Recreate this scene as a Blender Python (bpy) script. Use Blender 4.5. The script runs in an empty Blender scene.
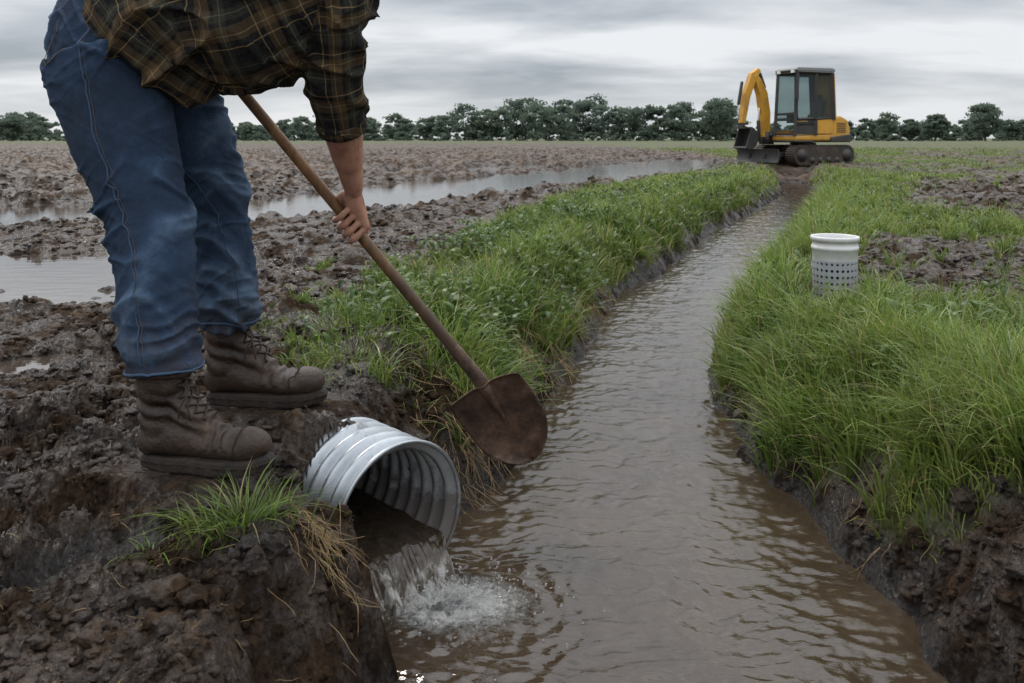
import bpy, math, random
import numpy as np
from mathutils import Vector, Matrix
random.seed(7); rng=np.random.default_rng(11)
scene=bpy.context.scene
# ------------------------------------------------------------------ noise
def _h(ix,iy,iz,s):
    h=(ix.astype(np.int64)*374761393+iy.astype(np.int64)*668265263+iz.astype(np.int64)*2147483647+s*974634777)&0xFFFFFFFF
    h=((h^(h>>13))*1274126177)&0xFFFFFFFF
    h=((h^(h>>16))*2246822519)&0xFFFFFFFF
    return (h^(h>>15))&0xFFFFFFFF
def gn2(x,y,s=0):
    x=np.asarray(x,float);y=np.asarray(y,float)
    ix=np.floor(x).astype(np.int64);iy=np.floor(y).astype(np.int64)
    fx=x-ix;fy=y-iy;u=fx*fx*fx*(fx*(fx*6-15)+10);v=fy*fy*fy*(fy*(fy*6-15)+10)
    z=np.zeros_like(ix)
    def g(a,b):
        an=_h(ix+a,iy+b,z,s)*(2*math.pi/4294967296.0)
        return np.cos(an)*(fx-a)+np.sin(an)*(fy-b)
    n0=g(0,0)*(1-u)+g(1,0)*u;n1=g(0,1)*(1-u)+g(1,1)*u
    return (n0*(1-v)+n1*v)*1.5
def vn3(x,y,z,s=0):
    ix=np.floor(x).astype(np.int64);iy=np.floor(y).astype(np.int64);iz=np.floor(z).astype(np.int64)
    fx=x-ix;fy=y-iy;fz=z-iz
    u=fx*fx*(3-2*fx);v=fy*fy*(3-2*fy);w=fz*fz*(3-2*fz)
    r=0
    for a in (0,1):
        for b in (0,1):
            for c in (0,1):
                r=r+_h(ix+a,iy+b,iz+c,s)/2147483648.0*(u if a else 1-u)*(v if b else 1-v)*(w if c else 1-w)
    return r-1
def sm(a,b,x):
    t=np.clip((x-a)/(b-a),0,1);return t*t*(3-2*t)
# ------------------------------------------------------------------ mesh helpers
def mesh_np(name,V,F,mat=None,smooth=True,attrs=None):
    V=np.asarray(V,dtype=np.float32);F=np.asarray(F,dtype=np.int32)
    me=bpy.data.meshes.new(name);n=F.shape[1]
    me.vertices.add(len(V));me.vertices.foreach_set('co',V.ravel())
    me.loops.add(F.size);me.loops.foreach_set('vertex_index',F.ravel())
    me.polygons.add(len(F));me.polygons.foreach_set('loop_start',np.arange(0,F.size,n,dtype=np.int32))
    me.polygons.foreach_set('use_smooth',np.full(len(F),smooth))
    me.update(calc_edges=True)
    if attrs:
        for k,a in attrs.items():
            at=me.attributes.new(k,'FLOAT_COLOR','POINT')
            c=np.ones((len(V),4),dtype=np.float32);c[:,:a.shape[1]]=a
            at.data.foreach_set('color',c.ravel())
    if mat: me.materials.append(mat)
    o=bpy.data.objects.new(name,me);scene.collection.objects.link(o);return o
class MB:
    def __init__(s): s.v=[];s.f=[]
    def add(s,v,f):
        b=len(s.v);s.v+= [tuple(p) for p in v];s.f+=[tuple(i+b for i in q) for q in f]
    def box(s,c,d,rot=None,taper=1.0):
        c=Vector(c);v=[]
        for z in(-1,1):
            for y in(-1,1):
                for x in(-1,1):
                    k=taper if z>0 else 1
                    p=Vector((x*d[0]/2*k,y*d[1]/2*k,z*d[2]/2))
                    if rot: p=rot@p
                    v.append(c+p)
        s.add(v,[(0,2,3,1),(4,5,7,6),(0,1,5,4),(2,6,7,3),(0,4,6,2),(1,3,7,5)])
    def prism(s,poly,y0,y1):   # poly in xz
        n=len(poly);v=[(p[0],y0,p[1]) for p in poly]+[(p[0],y1,p[1]) for p in poly]
        f=[tuple(range(n))[::-1],tuple(range(n,2*n))]+[(i,(i+1)%n,n+(i+1)%n,n+i) for i in range(n)]
        s.add(v,f)
    def tube(s,pts,n=16,sub=4,ref=(0,1,0),round_ends=True,smoothpath=True):
        P=[Vector(p[0]) for p in pts];A=[p[1] for p in pts];B=[(p[2] if len(p)>2 else p[1]) for p in pts]
        Q=[]
        m=len(P)
        for i in range(m-1):
            p0=P[max(i-1,0)];p1=P[i];p2=P[i+1];p3=P[min(i+2,m-1)]
            for k in range(sub):
                t=k/sub
                if smoothpath:
                    q=0.5*((2*p1)+(p2-p0)*t+(2*p0-5*p1+4*p2-p3)*t*t+(-p0+3*p1-3*p2+p3)*t**3)
                else: q=p1.lerp(p2,t)
                ts=t*t*(3-2*t)
                Q.append((q,A[i]*(1-ts)+A[i+1]*ts,B[i]*(1-ts)+B[i+1]*ts))
        Q.append((P[-1],A[-1],B[-1]))
        T=[]
        for i in range(len(Q)):
            a=Q[max(i-1,0)][0];b=Q[min(i+1,len(Q)-1)][0];T.append((b-a).normalized())
        rings=[]
        if round_ends:
            for k in (3,2,1):
                an=k*math.pi/2/3.3;r=(Q[0][1]+Q[0][2])/2
                rings.append((Q[0][0]-T[0]*r*math.sin(an),T[0],Q[0][1]*math.cos(an),Q[0][2]*math.cos(an)))
        for q,t in zip(Q,T): rings.append((q[0],t,q[1],q[2]))
        if round_ends:
            for k in (1,2,3):
                an=k*math.pi/2/3.3;r=(Q[-1][1]+Q[-1][2])/2
                rings.append((Q[-1][0]+T[-1]*r*math.sin(an),T[-1],Q[-1][1]*math.cos(an),Q[-1][2]*math.cos(an)))
        v=[];f=[];R0=Vector(ref)
        for (c,t,a,b) in rings:
            u=(R0-t*R0.dot(t))
            if u.length<1e-4: u=t.orthogonal()
            u.normalize();w=t.cross(u);
            for j in range(n):
                an=2*math.pi*j/n;v.append(c+u*a*math.cos(an)+w*b*math.sin(an))
        L=len(rings)
        for i in range(L-1):
            for j in range(n):
                k=(j+1)%n;f.append((i*n+j,i*n+k,(i+1)*n+k,(i+1)*n+j))
        f.append(tuple(range(n))[::-1]);f.append(tuple(range((L-1)*n,L*n)))
        s.add(v,f)
    def ell(s,c,r,n=16,m=10,rot=None):
        v=[];f=[];c=Vector(c)
        for i in range(m+1):
            th=math.pi*(i+0.02)/(m+0.04)
            for j in range(n):
                a=2*math.pi*j/n
                p=Vector((r[0]*math.sin(th)*math.cos(a),r[1]*math.sin(th)*math.sin(a),r[2]*math.cos(th)))
                if rot: p=rot@p
                v.append(c+p)
        for i in range(m):
            for j in range(n):
                k=(j+1)%n;f.append((i*n+j,(i+1)*n+j,(i+1)*n+k,i*n+k))
        f.append(tuple(range(n)));f.append(tuple(range(m*n,(m+1)*n))[::-1])
        s.add(v,f)
    def obj(s,name,mat,parent=None,smooth=True,bevel=0,mw=None,autos=None):
        me=bpy.data.meshes.new(name);me.from_pydata(s.v,[],s.f);me.update()
        me.polygons.foreach_set('use_smooth',[smooth]*len(me.polygons))
        if mat: me.materials.append(mat)
        o=bpy.data.objects.new(name,me);scene.collection.objects.link(o)
        if bevel:
            b=o.modifiers.new('b','BEVEL');b.width=bevel;b.segments=2;b.limit_method='ANGLE'
        if parent: o.parent=parent
        if mw is not None: o.matrix_basis=mw
        return o
def remeshed(mb,name,mat,voxel,smooth=3,parent=None):
    o=mb.obj(name+'_src',None)
    r=o.modifiers.new('r','REMESH');r.mode='VOXEL';r.voxel_size=voxel
    if smooth:
        q=o.modifiers.new('s','SMOOTH');q.factor=0.5;q.iterations=smooth
    dg=bpy.context.evaluated_depsgraph_get();dg.update()
    me=bpy.data.meshes.new_from_object(o.evaluated_get(dg));me.name=name
    bpy.data.objects.remove(o)
    me.materials.clear()
    if mat: me.materials.append(mat)
    me.polygons.foreach_set('use_smooth',[True]*len(me.polygons))
    ob=bpy.data.objects.new(name,me);scene.collection.objects.link(ob)
    if parent: ob.parent=parent
    return ob
def getco(me):
    a=np.empty(len(me.vertices)*3);me.vertices.foreach_get('co',a);return a.reshape(-1,3)
def getno(me):
    a=np.empty(len(me.vertices)*3);me.vertices.foreach_get('normal',a);return a.reshape(-1,3)
def setco(me,c):
    me.vertices.foreach_set('co',np.asarray(c,dtype=np.float32).ravel());me.update()
def addattr(me,name,a):
    at=me.attributes.new(name,'FLOAT_COLOR','POINT');c=np.ones((len(me.vertices),4),dtype=np.float32);c[:,:a.shape[1]]=a
    at.data.foreach_set('color',c.ravel())
def empty(name,loc=(0,0,0)):
    e=bpy.data.objects.new(name,None);scene.collection.objects.link(e);e.location=loc;return e
# ------------------------------------------------------------------ material helpers
class M:
    def __init__(s,name,rough=0.6,metal=0.0,col=(0.5,0.5,0.5),spec=None,ior=None):
        s.m=bpy.data.materials.new(name);s.m.use_nodes=True;s.nt=s.m.node_tree
        s.b=s.nt.nodes['Principled BSDF'];s.out=s.nt.nodes['Material Output']
        s.b.inputs['Roughness'].default_value=rough;s.b.inputs['Metallic'].default_value=metal
        s.b.inputs['Base Color'].default_value=(*col,1)
        if spec is not None: s.b.inputs['Specular IOR Level'].default_value=spec
        if ior: s.b.inputs['IOR'].default_value=ior
        s._c=None
    def n(s,t,ins=None,**kw):
        nd=s.nt.nodes.new(t)
        for k,v in kw.items(): setattr(nd,k,v)
        if ins:
            for k,v in ins.items():
                if isinstance(v,bpy.types.NodeSocket): s.nt.links.new(v,nd.inputs[k])
                else: nd.inputs[k].default_value=v
        return nd
    def co(s,scale=(1,1,1),rot=(0,0,0)):
        if s._c is None: s._c=s.n('ShaderNodeTexCoord')
        mp=s.n('ShaderNodeMapping',{'Vector':s._c.outputs['Object']});mp.inputs['Scale'].default_value=scale;mp.inputs['Rotation'].default_value=rot
        return mp.outputs[0]
    def noise(s,scale,detail=4,rough=0.55,vec=None,dist=0):
        return s.n('ShaderNodeTexNoise',{'Vector':vec if vec is not None else s.co(),'Scale':scale,'Detail':detail,'Roughness':rough,'Distortion':dist}).outputs['Fac']
    def ramp(s,fac,stops,interp='LINEAR'):
        r=s.n('ShaderNodeValToRGB',{'Fac':fac});e=r.color_ramp.elements;r.color_ramp.interpolation=interp
        while len(e)<len(stops): e.new(0.5)
        for q,(p,c) in zip(e,stops):
            q.position=p;q.color=(c[0],c[1],c[2],1) if hasattr(c,'__len__') else (c,c,c,1)
        return r.outputs['Color']
    def mix(s,fac,a,b,mode='MIX'):
        nd=s.n('ShaderNodeMix',data_type='RGBA',blend_type=mode)
        for k,v in ((0,fac),(6,a),(7,b)):
            if isinstance(v,bpy.types.NodeSocket): s.nt.links.new(v,nd.inputs[k])
            else: nd.inputs[k].default_value=v if k==0 else (*v,1)
        return nd.outputs[2]
    def math(s,op,a,b=0.0):
        nd=s.n('ShaderNodeMath',operation=op)
        for k,v in ((0,a),(1,b)):
            if isinstance(v,bpy.types.NodeSocket): s.nt.links.new(v,nd.inputs[k])
            else: nd.inputs[k].default_value=v
        return nd.outputs[0]
    def attr(s,name):
        a=s.n('ShaderNodeAttribute',attribute_name=name)
        sp=s.n('ShaderNodeSeparateColor',{'Color':a.outputs['Color']});return sp.outputs
    def set(s,**kw):
        for k,v in kw.items():
            s.nt.links.new(v,s.b.inputs[k.replace('_',' ')])
    def bump(s,h,dist,strength=1.0,prev=None):
        ins={'Height':h,'Distance':dist,'Strength':strength}
        if prev is not None: ins['Normal']=prev
        return s.n('ShaderNodeBump',ins).outputs[0]
# ------------------------------------------------------------------ layout
CAMZ=0.78; WZ=-0.40
_ys=[-5,1.4,1.84,2.2,2.63,3.11,3.83,4.73,6.19,8.22,10.9,13.0,15.0,18.0,22.0,30]
_ls=[-.30,-.30,-.29,-.25,-.14,.02,.20,.43,.78,1.62,2.59,3.60,4.50,5.75,6.9,9.5]
_rs=[.90,.90,.93,.98,.92,.82,.90,1.10,1.74,2.60,3.66,4.58,5.36,6.5,7.6,10.3]
def edges(Y):
    L=np.interp(Y,_ys,_ls)+.06*gn2(Y*1.7,Y*0+3.3,5)+.03*gn2(Y*6,Y*0+1.3,6)
    R=np.interp(Y,_ys,_rs)+.07*gn2(Y*1.5,Y*0+7.3,7)+.03*gn2(Y*6,Y*0+9.3,8)
    return L,R
PM=np.array([-.29,2.22]);PO=np.array([.68,-.72]);PO=PO/np.linalg.norm(PO)   # pipe mouth / outward axis (plan)
PZ=-.212;RP=.182
def segd(X,Y,pts,rad):
    d=np.full(np.shape(X),9.0)
    for (a,b),(ra,rb) in zip(zip(pts[:-1],pts[1:]),zip(rad[:-1],rad[1:])):
        ax,ay=a;bx,by=b;L=(bx-ax)**2+(by-ay)**2
        t=np.clip(((X-ax)*(bx-ax)+(Y-ay)*(by-ay))/L,0,1)
        dd=np.hypot(X-ax-t*(bx-ax),Y-ay-t*(by-ay))/(ra+(rb-ra)*t)
        d=np.minimum(d,dd)
    return d
def puddle(X,Y):
    a=segd(X,Y,[(-8,4.7),(-4.0,5.2),(-2.8,5.2)],[1.8,1.5,1.1])
    b=segd(X,Y,[(-14,8.8),(-6,9.0),(-3.0,9.8),(-1.8,12.4),(.4,17),(3.4,23),(7,33)],[2.2,1.7,1.8,2.0,2.3,2.6,1.8])
    c=segd(X,Y,[(-14,15),(-6,17),(-2,21),(1,27)],[1.2,1.5,1.5,1.2])
    d=segd(X,Y,[(-.87,1.60),(-.79,1.70)],[.11,.11])
    f=segd(X,Y,[(-1.75,3.1),(-1.55,3.35)],[.17,.14])
    e=segd(X,Y,[(-30,30),(-14,33),(-5,38)],[2,2.4,2])
    m=np.minimum(np.minimum(np.minimum(a,b),np.minimum(c,d)),np.minimum(e,f))
    m=m+.34*gn2(X*1.1,Y*.7,31)+.20*gn2(X*3,Y*2,32)+.10*gn2(X*7,Y*5,33)
    return 1-sm(.6,1.1,m)
RZ=(1.50,3.95)
def grassmask(X,Y):
    L,R=edges(Y)
    xo=np.interp(Y,[2.7,3.1,4.1,7.6,12.7,20.7,30],[-.05,-.5,-.78,-.25,1.25,4.8,8.4])
    n=gn2(X*1.6,Y*1.6,41);n2=gn2(X*5,Y*5,42);n3=gn2(X*.8,Y*.8,43)
    left=sm(-.12,.22,X-xo+.25*n)*sm(0,.10,L-X-.04-.14*np.clip(n2+.3*n,0,1))*sm(2.75,3.15,Y+.12*n2)
    left=left*(1-.75*sm(.25,.5,gn2(X*1.3+5,Y*.9,46))*(L-X>.5))
    sp=(X>-1.25)*(X<xo+.1)*(Y>2.75)*(Y<5.5)*sm(.15,.55,gn2(X*3.3,Y*2.6,44)+.1)*.35
    left=np.maximum(left,sp*(X<L-.15))
    start=np.interp(X,[.7,1.0,1.25,2.0],[2.36,2.08,1.98,1.85])
    sb=np.interp(Y,[2,3,4,8],[.10,.06,.02,.02])
    right=sm(0,.10,X-R-sb-.12*np.clip(n2,-.3,1))*sm(-.02,.10,Y-start+.06*n2)
    pat=np.minimum(segd(X,Y,[(2.0,4.1),(2.5,5.3),(3.6,6.1)],[.46,.80,.9]),segd(X,Y,[(5.5,9.5),(8,12)],[1.2,2.0]))+.35*n+.2*n2
    right=right*(.06+.94*sm(.75,1.15,pat))
    right=right*sm(.8,1.3,segd(X,Y,[(RZ[0],RZ[1]),(RZ[0]-.12,RZ[1]-.32)],[.14,.13])+.15*n2)
    br=sm(-.05,.35,gn2(X*.35,Y*.16,51)+.35*n+.3*n3-.16+.40*sm(.36,.6,X/np.maximum(Y,1)))*sm(5,9,Y)*sm(.8,1.5,X-R)
    right=right*(1-.85*br)
    ex=1-sm(1.0,1.5,np.hypot((X-8.2)/2.2,(Y-24.6)/2.2))
    return np.clip(np.maximum(left,right)*(1-.8*ex),0,1)
FEET=[(-.72,2.0,.24,.09),(-.72,2.5,.27,.11)]
def terrain(X,Y,fine=True):
    L,R=edges(Y)
    dL=L-X;dR=X-R
    right=dR>dL
    s=np.maximum(dL,dR)
    wl=np.interp(Y,[0,2.0,2.6,3.2,30],[.22,.20,.36,.42,.6]);wr=np.interp(Y,[0,2,3,30],[.34,.36,.42,.6])
    w=np.where(right,wr,wl)
    w=w*(1+.25*gn2(X*2.2,Y*2.2,75))
    t=np.clip(s/w,0,1);prof=1-(1-t)**1.6
    z=np.where(s>0,-.43+.43*prof,-.43-.22*sm(0,.3,-s))
    df=1-sm(21,24,Y)
    z=z*df
    near=1-sm(4,9,Y)
    out=sm(.0,.25,s)
    p=puddle(X,Y)
    z=z+out*(.025*gn2(X*.9,Y*.9,1)+.02*gn2(X*.25,Y*.25,2))*(1-p)
    g=grassmask(X,Y)
    z=z-.105*p*sm(.3,.8,s)
    amp=(1-.65*np.clip(g,0,1))*(.35+.65*sm(-.05,.15,s))
    fl=np.zeros_like(X);fh=np.zeros_like(X)
    for (fx,fy,a,b) in FEET:
        q=np.hypot((X-fx)/a,(Y-fy)/b);fl=np.maximum(fl,1-sm(.75,1.5,q));fh=np.maximum(fh,1-sm(1.0,2.1,q))
    amp=amp*(1-.85*fl)
    wx=X+.05*gn2(X*4,Y*4,21)+.012*gn2(X*19,Y*19,23);wy=Y+.05*gn2(X*4+9,Y*4,22)+.012*gn2(X*19+5,Y*19,24)
    far=sm(5,12,Y);right_far=sm(200,400,Y)
    c=.060*np.abs(gn2(wx*3.4,wy*3.4,11))+.050*np.abs(gn2(wx*7.5,wy*7.5,12))+.036*np.abs(gn2(wx*17,wy*17,13))*near
    c=c+(.022*np.abs(gn2(wx*38,wy*38,14))+.010*gn2(X*75,Y*75,15)*.8)*(1-sm(2.5,5,Y))
    c=c*(.5+1.0*np.clip(.5+gn2(X*1.3,Y*1.3,16),0,1))
    c=c+far*(.15*np.abs(gn2(X*1.1,Y*1.8,17))+.09*gn2(X*2.6,Y*3.1,18)+.06*gn2(X*5,Y*5,19))*(1-.7*g)*(1-.9*p)
    z=z+(c-.045)*amp*(1-.62*p)*(1-right_far)
    z=np.where(fl>0,z*(1-fl)+(-.002)*fl,z)
    # culvert pocket
    rx=X-PM[0];ry=Y-PM[1]
    a=-(rx*PO[0]+ry*PO[1])
    lat=rx*(-PO[1])+ry*PO[0]
    inside=(1-sm(.17,.235,np.abs(lat)))*(1-sm(.14,.22,a))*sm(-.6,-.2,a)
    z=z*(1-inside)+np.minimum(z,-.46)*inside
    side=(1-sm(.02,.20,np.abs(lat+.27)))*(1-sm(.05,.22,a))*sm(-.3,-.05,a)
    z=z-.10*side
    heap=np.exp(-(np.maximum(.30-a,0)/.08)**2-(np.maximum(a-.30,0)/.13)**2-(lat/.26)**2)
    z=z+(.085+.03*gn2(X*9,Y*9,71))*heap*(1-fh)
    return z
# ------------------------------------------------------------------ ground
y1=np.linspace(-4,.88,60,endpoint=False)
y2=[.88]
while y2[-1]<60: y2.append(y2[-1]*1.0048)
while y2[-1]<1800: y2.append(y2[-1]*1.035)
Ys=np.concatenate([y1,np.array(y2)])
nc=940
u=np.linspace(-1,1,nc);k=.86
ui=np.where(np.abs(u)<k,u/k*1.0,np.sign(u)*(1+((np.abs(u)-k)/(1-k))**2*3.0))
YY,UU=np.meshgrid(Ys,ui,indexing='ij')
Wd=.55+.66*np.maximum(YY,.9)
XX=UU*Wd
ZZ=terrain(XX,YY)
G=grassmask(XX,YY);P=puddle(XX,YY)
farg=np.clip(sm(75,140,YY)+sm(30,60,YY)*sm(.3,.5,XX/np.maximum(YY,1)),0,1)
gcol=np.clip(np.maximum(G,farg*.9),0,1)
def blur(Z,r):
    Q=np.cumsum(np.pad(Z,((r+1,r),(0,0)),mode='edge'),0);Z=(Q[2*r+1:]-Q[:-2*r-1])/(2*r+1)
    Q=np.cumsum(np.pad(Z,((0,0),(r+1,r)),mode='edge'),1);return (Q[:,2*r+1:]-Q[:,:-2*r-1])/(2*r+1)
hollow_shade=np.clip((blur(ZZ,6)-ZZ)/(.004+.0016*np.maximum(YY,1)),0,1)   # crevice shade between clods, painted into the soil colour
wet=np.clip(P*1.0+.45*hollow_shade*(1-sm(40,90,YY))+sm(-.25,-.38,ZZ),0,1)  # puddle and waterline wetness plus the painted crevice shade
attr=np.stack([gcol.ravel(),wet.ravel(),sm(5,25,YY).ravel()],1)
idx=np.arange(XX.size).reshape(XX.shape)
F=np.stack([idx[:-1,:-1],idx[:-1,1:],idx[1:,1:],idx[1:,:-1]],-1)
rx=XX-PM[0];ry=YY-PM[1];pa_=-(rx*PO[0]+ry*PO[1]);pl_=rx*(-PO[1])+ry*PO[0]
inp=(pa_>-.02)&(pa_<.66)&(pl_**2+(ZZ-PZ)**2<(RP-.002)**2)
cut=inp[:-1,:-1]|inp[:-1,1:]|inp[1:,1:]|inp[1:,:-1]
F=F[~cut].reshape(-1,4)
m=M('wet_soil')
at=m.attr('gcol')
n1=m.noise(2.6,12,.68);n2=m.noise(14,8,.7)
soil=m.ramp(n1,[(.32,(.015,.0082,.0045)),(.5,(.046,.0265,.0150)),(.70,(.115,.071,.041))])
soil=m.mix(m.ramp(n2,[(.45,0),(.75,.7)]),soil,(.160,.100,.058),'MIX')
soil=m.mix(m.ramp(m.noise(45,4,.6),[(.42,0),(.6,.6)]),soil,(.014,.008,.0045))
farc=m.ramp(m.noise(.55,12,.75,vec=m.co((.5,1.6,1))),[(.38,(.018,.010,.0055)),(.5,(.058,.034,.0195)),(.62,(.125,.080,.048))])
soil=m.mix(m.math('MULTIPLY',at[2],.85),soil,farc)
soil=m.mix(m.math('MULTIPLY',at[1],.85),soil,(.010,.006,.0035))  # darkens wet ground and paints the crevice shade
grn=m.ramp(m.noise(1.1,9,.7),[(.3,(.035,.045,.014)),(.55,(.085,.105,.030)),(.8,(.17,.165,.06))])
gf=m.math('MULTIPLY',at[0],m.ramp(m.noise(6,5,.7),[(.3,.35),(.6,1)]))
col=m.mix(gf,soil,grn)
m.set(Base_Color=col)
wetp=m.ramp(m.noise(4.5,9,.75),[(.46,1),(.56,0)])
rr=m.mix(wetp,(.88,.88,.88),(.20,.20,.20))
rr=m.mix(at[0],rr,(.85,.85,.85));rr=m.mix(m.math('MULTIPLY',at[2],.6),rr,(.8,.8,.8))
m.set(Roughness=rr)
m.set(Specular_IOR_Level=m.mix(wetp,(.12,.12,.12),(.75,.75,.75)))
b1=m.bump(m.noise(34,11,.75),.026,1.0);b2=m.bump(m.n('ShaderNodeTexVoronoi',{'Vector':m.co(),'Scale':60.0}).outputs['Distance'],.009,.8,b1)
m.set(Normal=b2)
soil_mat=m.m
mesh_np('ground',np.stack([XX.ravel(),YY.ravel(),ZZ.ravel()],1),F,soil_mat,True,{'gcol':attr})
# ------------------------------------------------------------------ clods / crumbs of earth
import bmesh
def ico(sub):
    bpy_m=bpy.data.meshes.new('t')
    b=bmesh.new();bmesh.ops.create_icosphere(b,subdivisions=sub,radius=1);b.to_mesh(bpy_m);b.free()
    v=getco(bpy_m);f=np.array([p.vertices[:] for p in bpy_m.polygons]);bpy.data.meshes.remove(bpy_m);return v,f
def clods(name,x,y,size,sub,mat,flat=.7):
    v0,f0=ico(sub);V=[];Fs=[];base=0
    z=terrain(x,y)
    protos=[]
    for i in range(40):
        o=rng.uniform(0,50,3);q=v0*1.2+o
        d=1+.50*vn3(q[:,0],q[:,1],q[:,2],3)+.34*vn3(q[:,0]*2.4,q[:,1]*2.4,q[:,2]*2.4,4)
        if sub>2: d=d+.20*vn3(q[:,0]*6,q[:,1]*6,q[:,2]*6,5)
        protos.append(v0*d[:,None])
    for i in range(len(x)):
        s=size(y[i]);a=rng.uniform(0,6.28);c,sn=math.cos(a),math.sin(a)
        w=protos[i%40]*np.array([1,rng.uniform(.55,1),flat*rng.uniform(.5,1)])*s
        w=np.stack([w[:,0]*c-w[:,1]*sn+x[i],w[:,0]*sn+w[:,1]*c+y[i],w[:,2]+z[i]+s*.08],1)
        V.append(w);Fs.append(f0+base);base+=len(v0)
    return mesh_np(name,np.concatenate(V),np.concatenate(Fs),mat,True,{'gcol':np.tile(np.array([[0,.05,0]]),(base,1))})
def sample_mud(N,ya,yb,thr=-.05):
    n=N*16
    y=np.exp(rng.uniform(math.log(ya),math.log(yb),n));x=rng.uniform(-1,1,n)*(.66*y+.3)
    L,R=edges(y);ok=~((x>L-.05)&(x<R+.05))
    for a,b,_,_ in FEET: ok&=np.hypot((x-a)/.25,(y-b)/.15)>1
    ok&=rng.random(n)>grassmask(x,y)*1.2
    ok&=puddle(x,y)<.4
    ok&=gn2(x*2,y*2,77)+rng.uniform(-.5,.5,n)>thr
    rx=x-PM[0];ry=y-PM[1];a_=-(rx*PO[0]+ry*PO[1]);l_=rx*(-PO[1])+ry*PO[0]
    ok&=~((a_<.26)&(np.abs(l_)<.23))
    return x[ok][:N],y[ok][:N]
sx,sy=sample_mud(620,1.15,6)
clods('mud_clods',sx,sy,lambda y:(.009+.026*rng.random()**2)*(1+.13*y),3,soil_mat)
sx,sy=sample_mud(9000,1.1,16)
clods('soil_crumbs',sx,sy,lambda y:rng.uniform(.003,.011)*(1+.28*y),2,soil_mat)
sx,sy=sample_mud(9000,1.05,4,-.6)
clods('soil_grains',sx,sy,lambda y:rng.uniform(.0018,.0048)*(1+.1*y),1,soil_mat)
# ------------------------------------------------------------------ water
IMP=(-.235,2.155)
def water_h(X,Y,sc=1.0):
    wx=X+.05*gn2(X*4,Y*4,68);wy=Y+.04*gn2(X*5,Y*5,69)
    wv=.0050*gn2(wx*7,wy*14,61)+.0038*gn2(wx*15+.5*gn2(X*9,Y*9,64),wy*28,63)+.0019*gn2(wx*32,wy*56,62)+.005*gn2(X*2.2,Y*4,65)
    r=np.hypot(X-IMP[0],Y-IMP[1])
    wv=wv+.0030*np.exp(-r/.30)*np.sin(r*75+5*gn2(X*7,Y*7,67))+.012*np.exp(-(r/.20)**2)*gn2(X*24,Y*24,66)+.005*np.exp(-(r/.42)**2)*gn2(X*20,Y*24,60)
    return wv*sc
wy=[.2]
while wy[-1]<23: wy.append(wy[-1]+max(.0055,wy[-1]*.0034))
wy=np.array(wy);uu=np.linspace(0,1,240)
L,R=edges(wy);YY,UU=np.meshgrid(wy,uu,indexing='ij')
XX=(L[:,None]-.30)+UU*((R-L)[:,None]+.60)
ZZ=WZ+water_h(XX,YY)*(1+.02*YY)
idx=np.arange(XX.size).reshape(XX.shape)
F=np.stack([idx[:-1,:-1],idx[:-1,1:],idx[1:,1:],idx[1:,:-1]],-1).reshape(-1,4)
fx_=XX-IMP[0]-.06;fy_=YY-IMP[1]
fr=np.hypot(fx_*np.where(fx_>0,.62,1.1),fy_*1.05)
foam=(np.exp(-(fr/.10)**2)*1.05+.50*np.exp(-(fr/.26)**2)).ravel()
m=M('muddy_water',rough=.03,ior=1.50)
at=m.attr('foam')
base=m.ramp(m.noise(2.5,5,.6),[(.3,(.034,.0225,.0135)),(.7,(.062,.043,.027))])
fn=m.ramp(m.math('MULTIPLY',at[0],m.noise(60,8,.72,dist=.8)),[(.25,0),(.46,1)])
m.set(Base_Color=m.mix(m.math('MULTIPLY',fn,.85),base,(.58,.56,.52)))
m.set(Roughness=m.mix(fn,(.03,.03,.03),(.4,.4,.4)))
m.set(Normal=m.bump(m.noise(1.0,3,.55,vec=m.co((26,50,20)),dist=.4),.003,.8,m.bump(m.math('MULTIPLY',fn,m.noise(90,5,.7)),.012,1.0)))
water_mat=m.m
mesh_np('ditch_water',np.stack([XX.ravel(),YY.ravel(),ZZ.ravel()],1),F,water_mat,True,{'foam':np.stack([foam]*3,1)})
# puddles
X1,Y1=np.meshgrid(np.linspace(-34,12,760),np.linspace(1.3,44,760),indexing='ij')
pm=puddle(X1,Y1)>.02
L,R=edges(Y1);pm&=((L-X1>.75)|(Y1>24.5))
idx=np.arange(X1.size).reshape(X1.shape)
F=np.stack([idx[:-1,:-1],idx[1:,:-1],idx[1:,1:],idx[:-1,1:]],-1)
kk=(pm[:-1,:-1]|pm[1:,:-1]|pm[1:,1:]|pm[:-1,1:]);F=F[kk].reshape(-1,4)
used=np.unique(F);rm=np.full(X1.size,-1);rm[used]=np.arange(len(used))
m=M('puddle_water',rough=.05,ior=1.6,col=(.055,.042,.032))
m.set(Normal=m.bump(m.noise(1.0,3,.5,vec=m.co((5,14,5))),.004,.5))
mesh_np('field_puddles',np.stack([X1.ravel(),Y1.ravel(),np.full(X1.size,-.061)],1)[used],rm[F],m.m,True)
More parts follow.
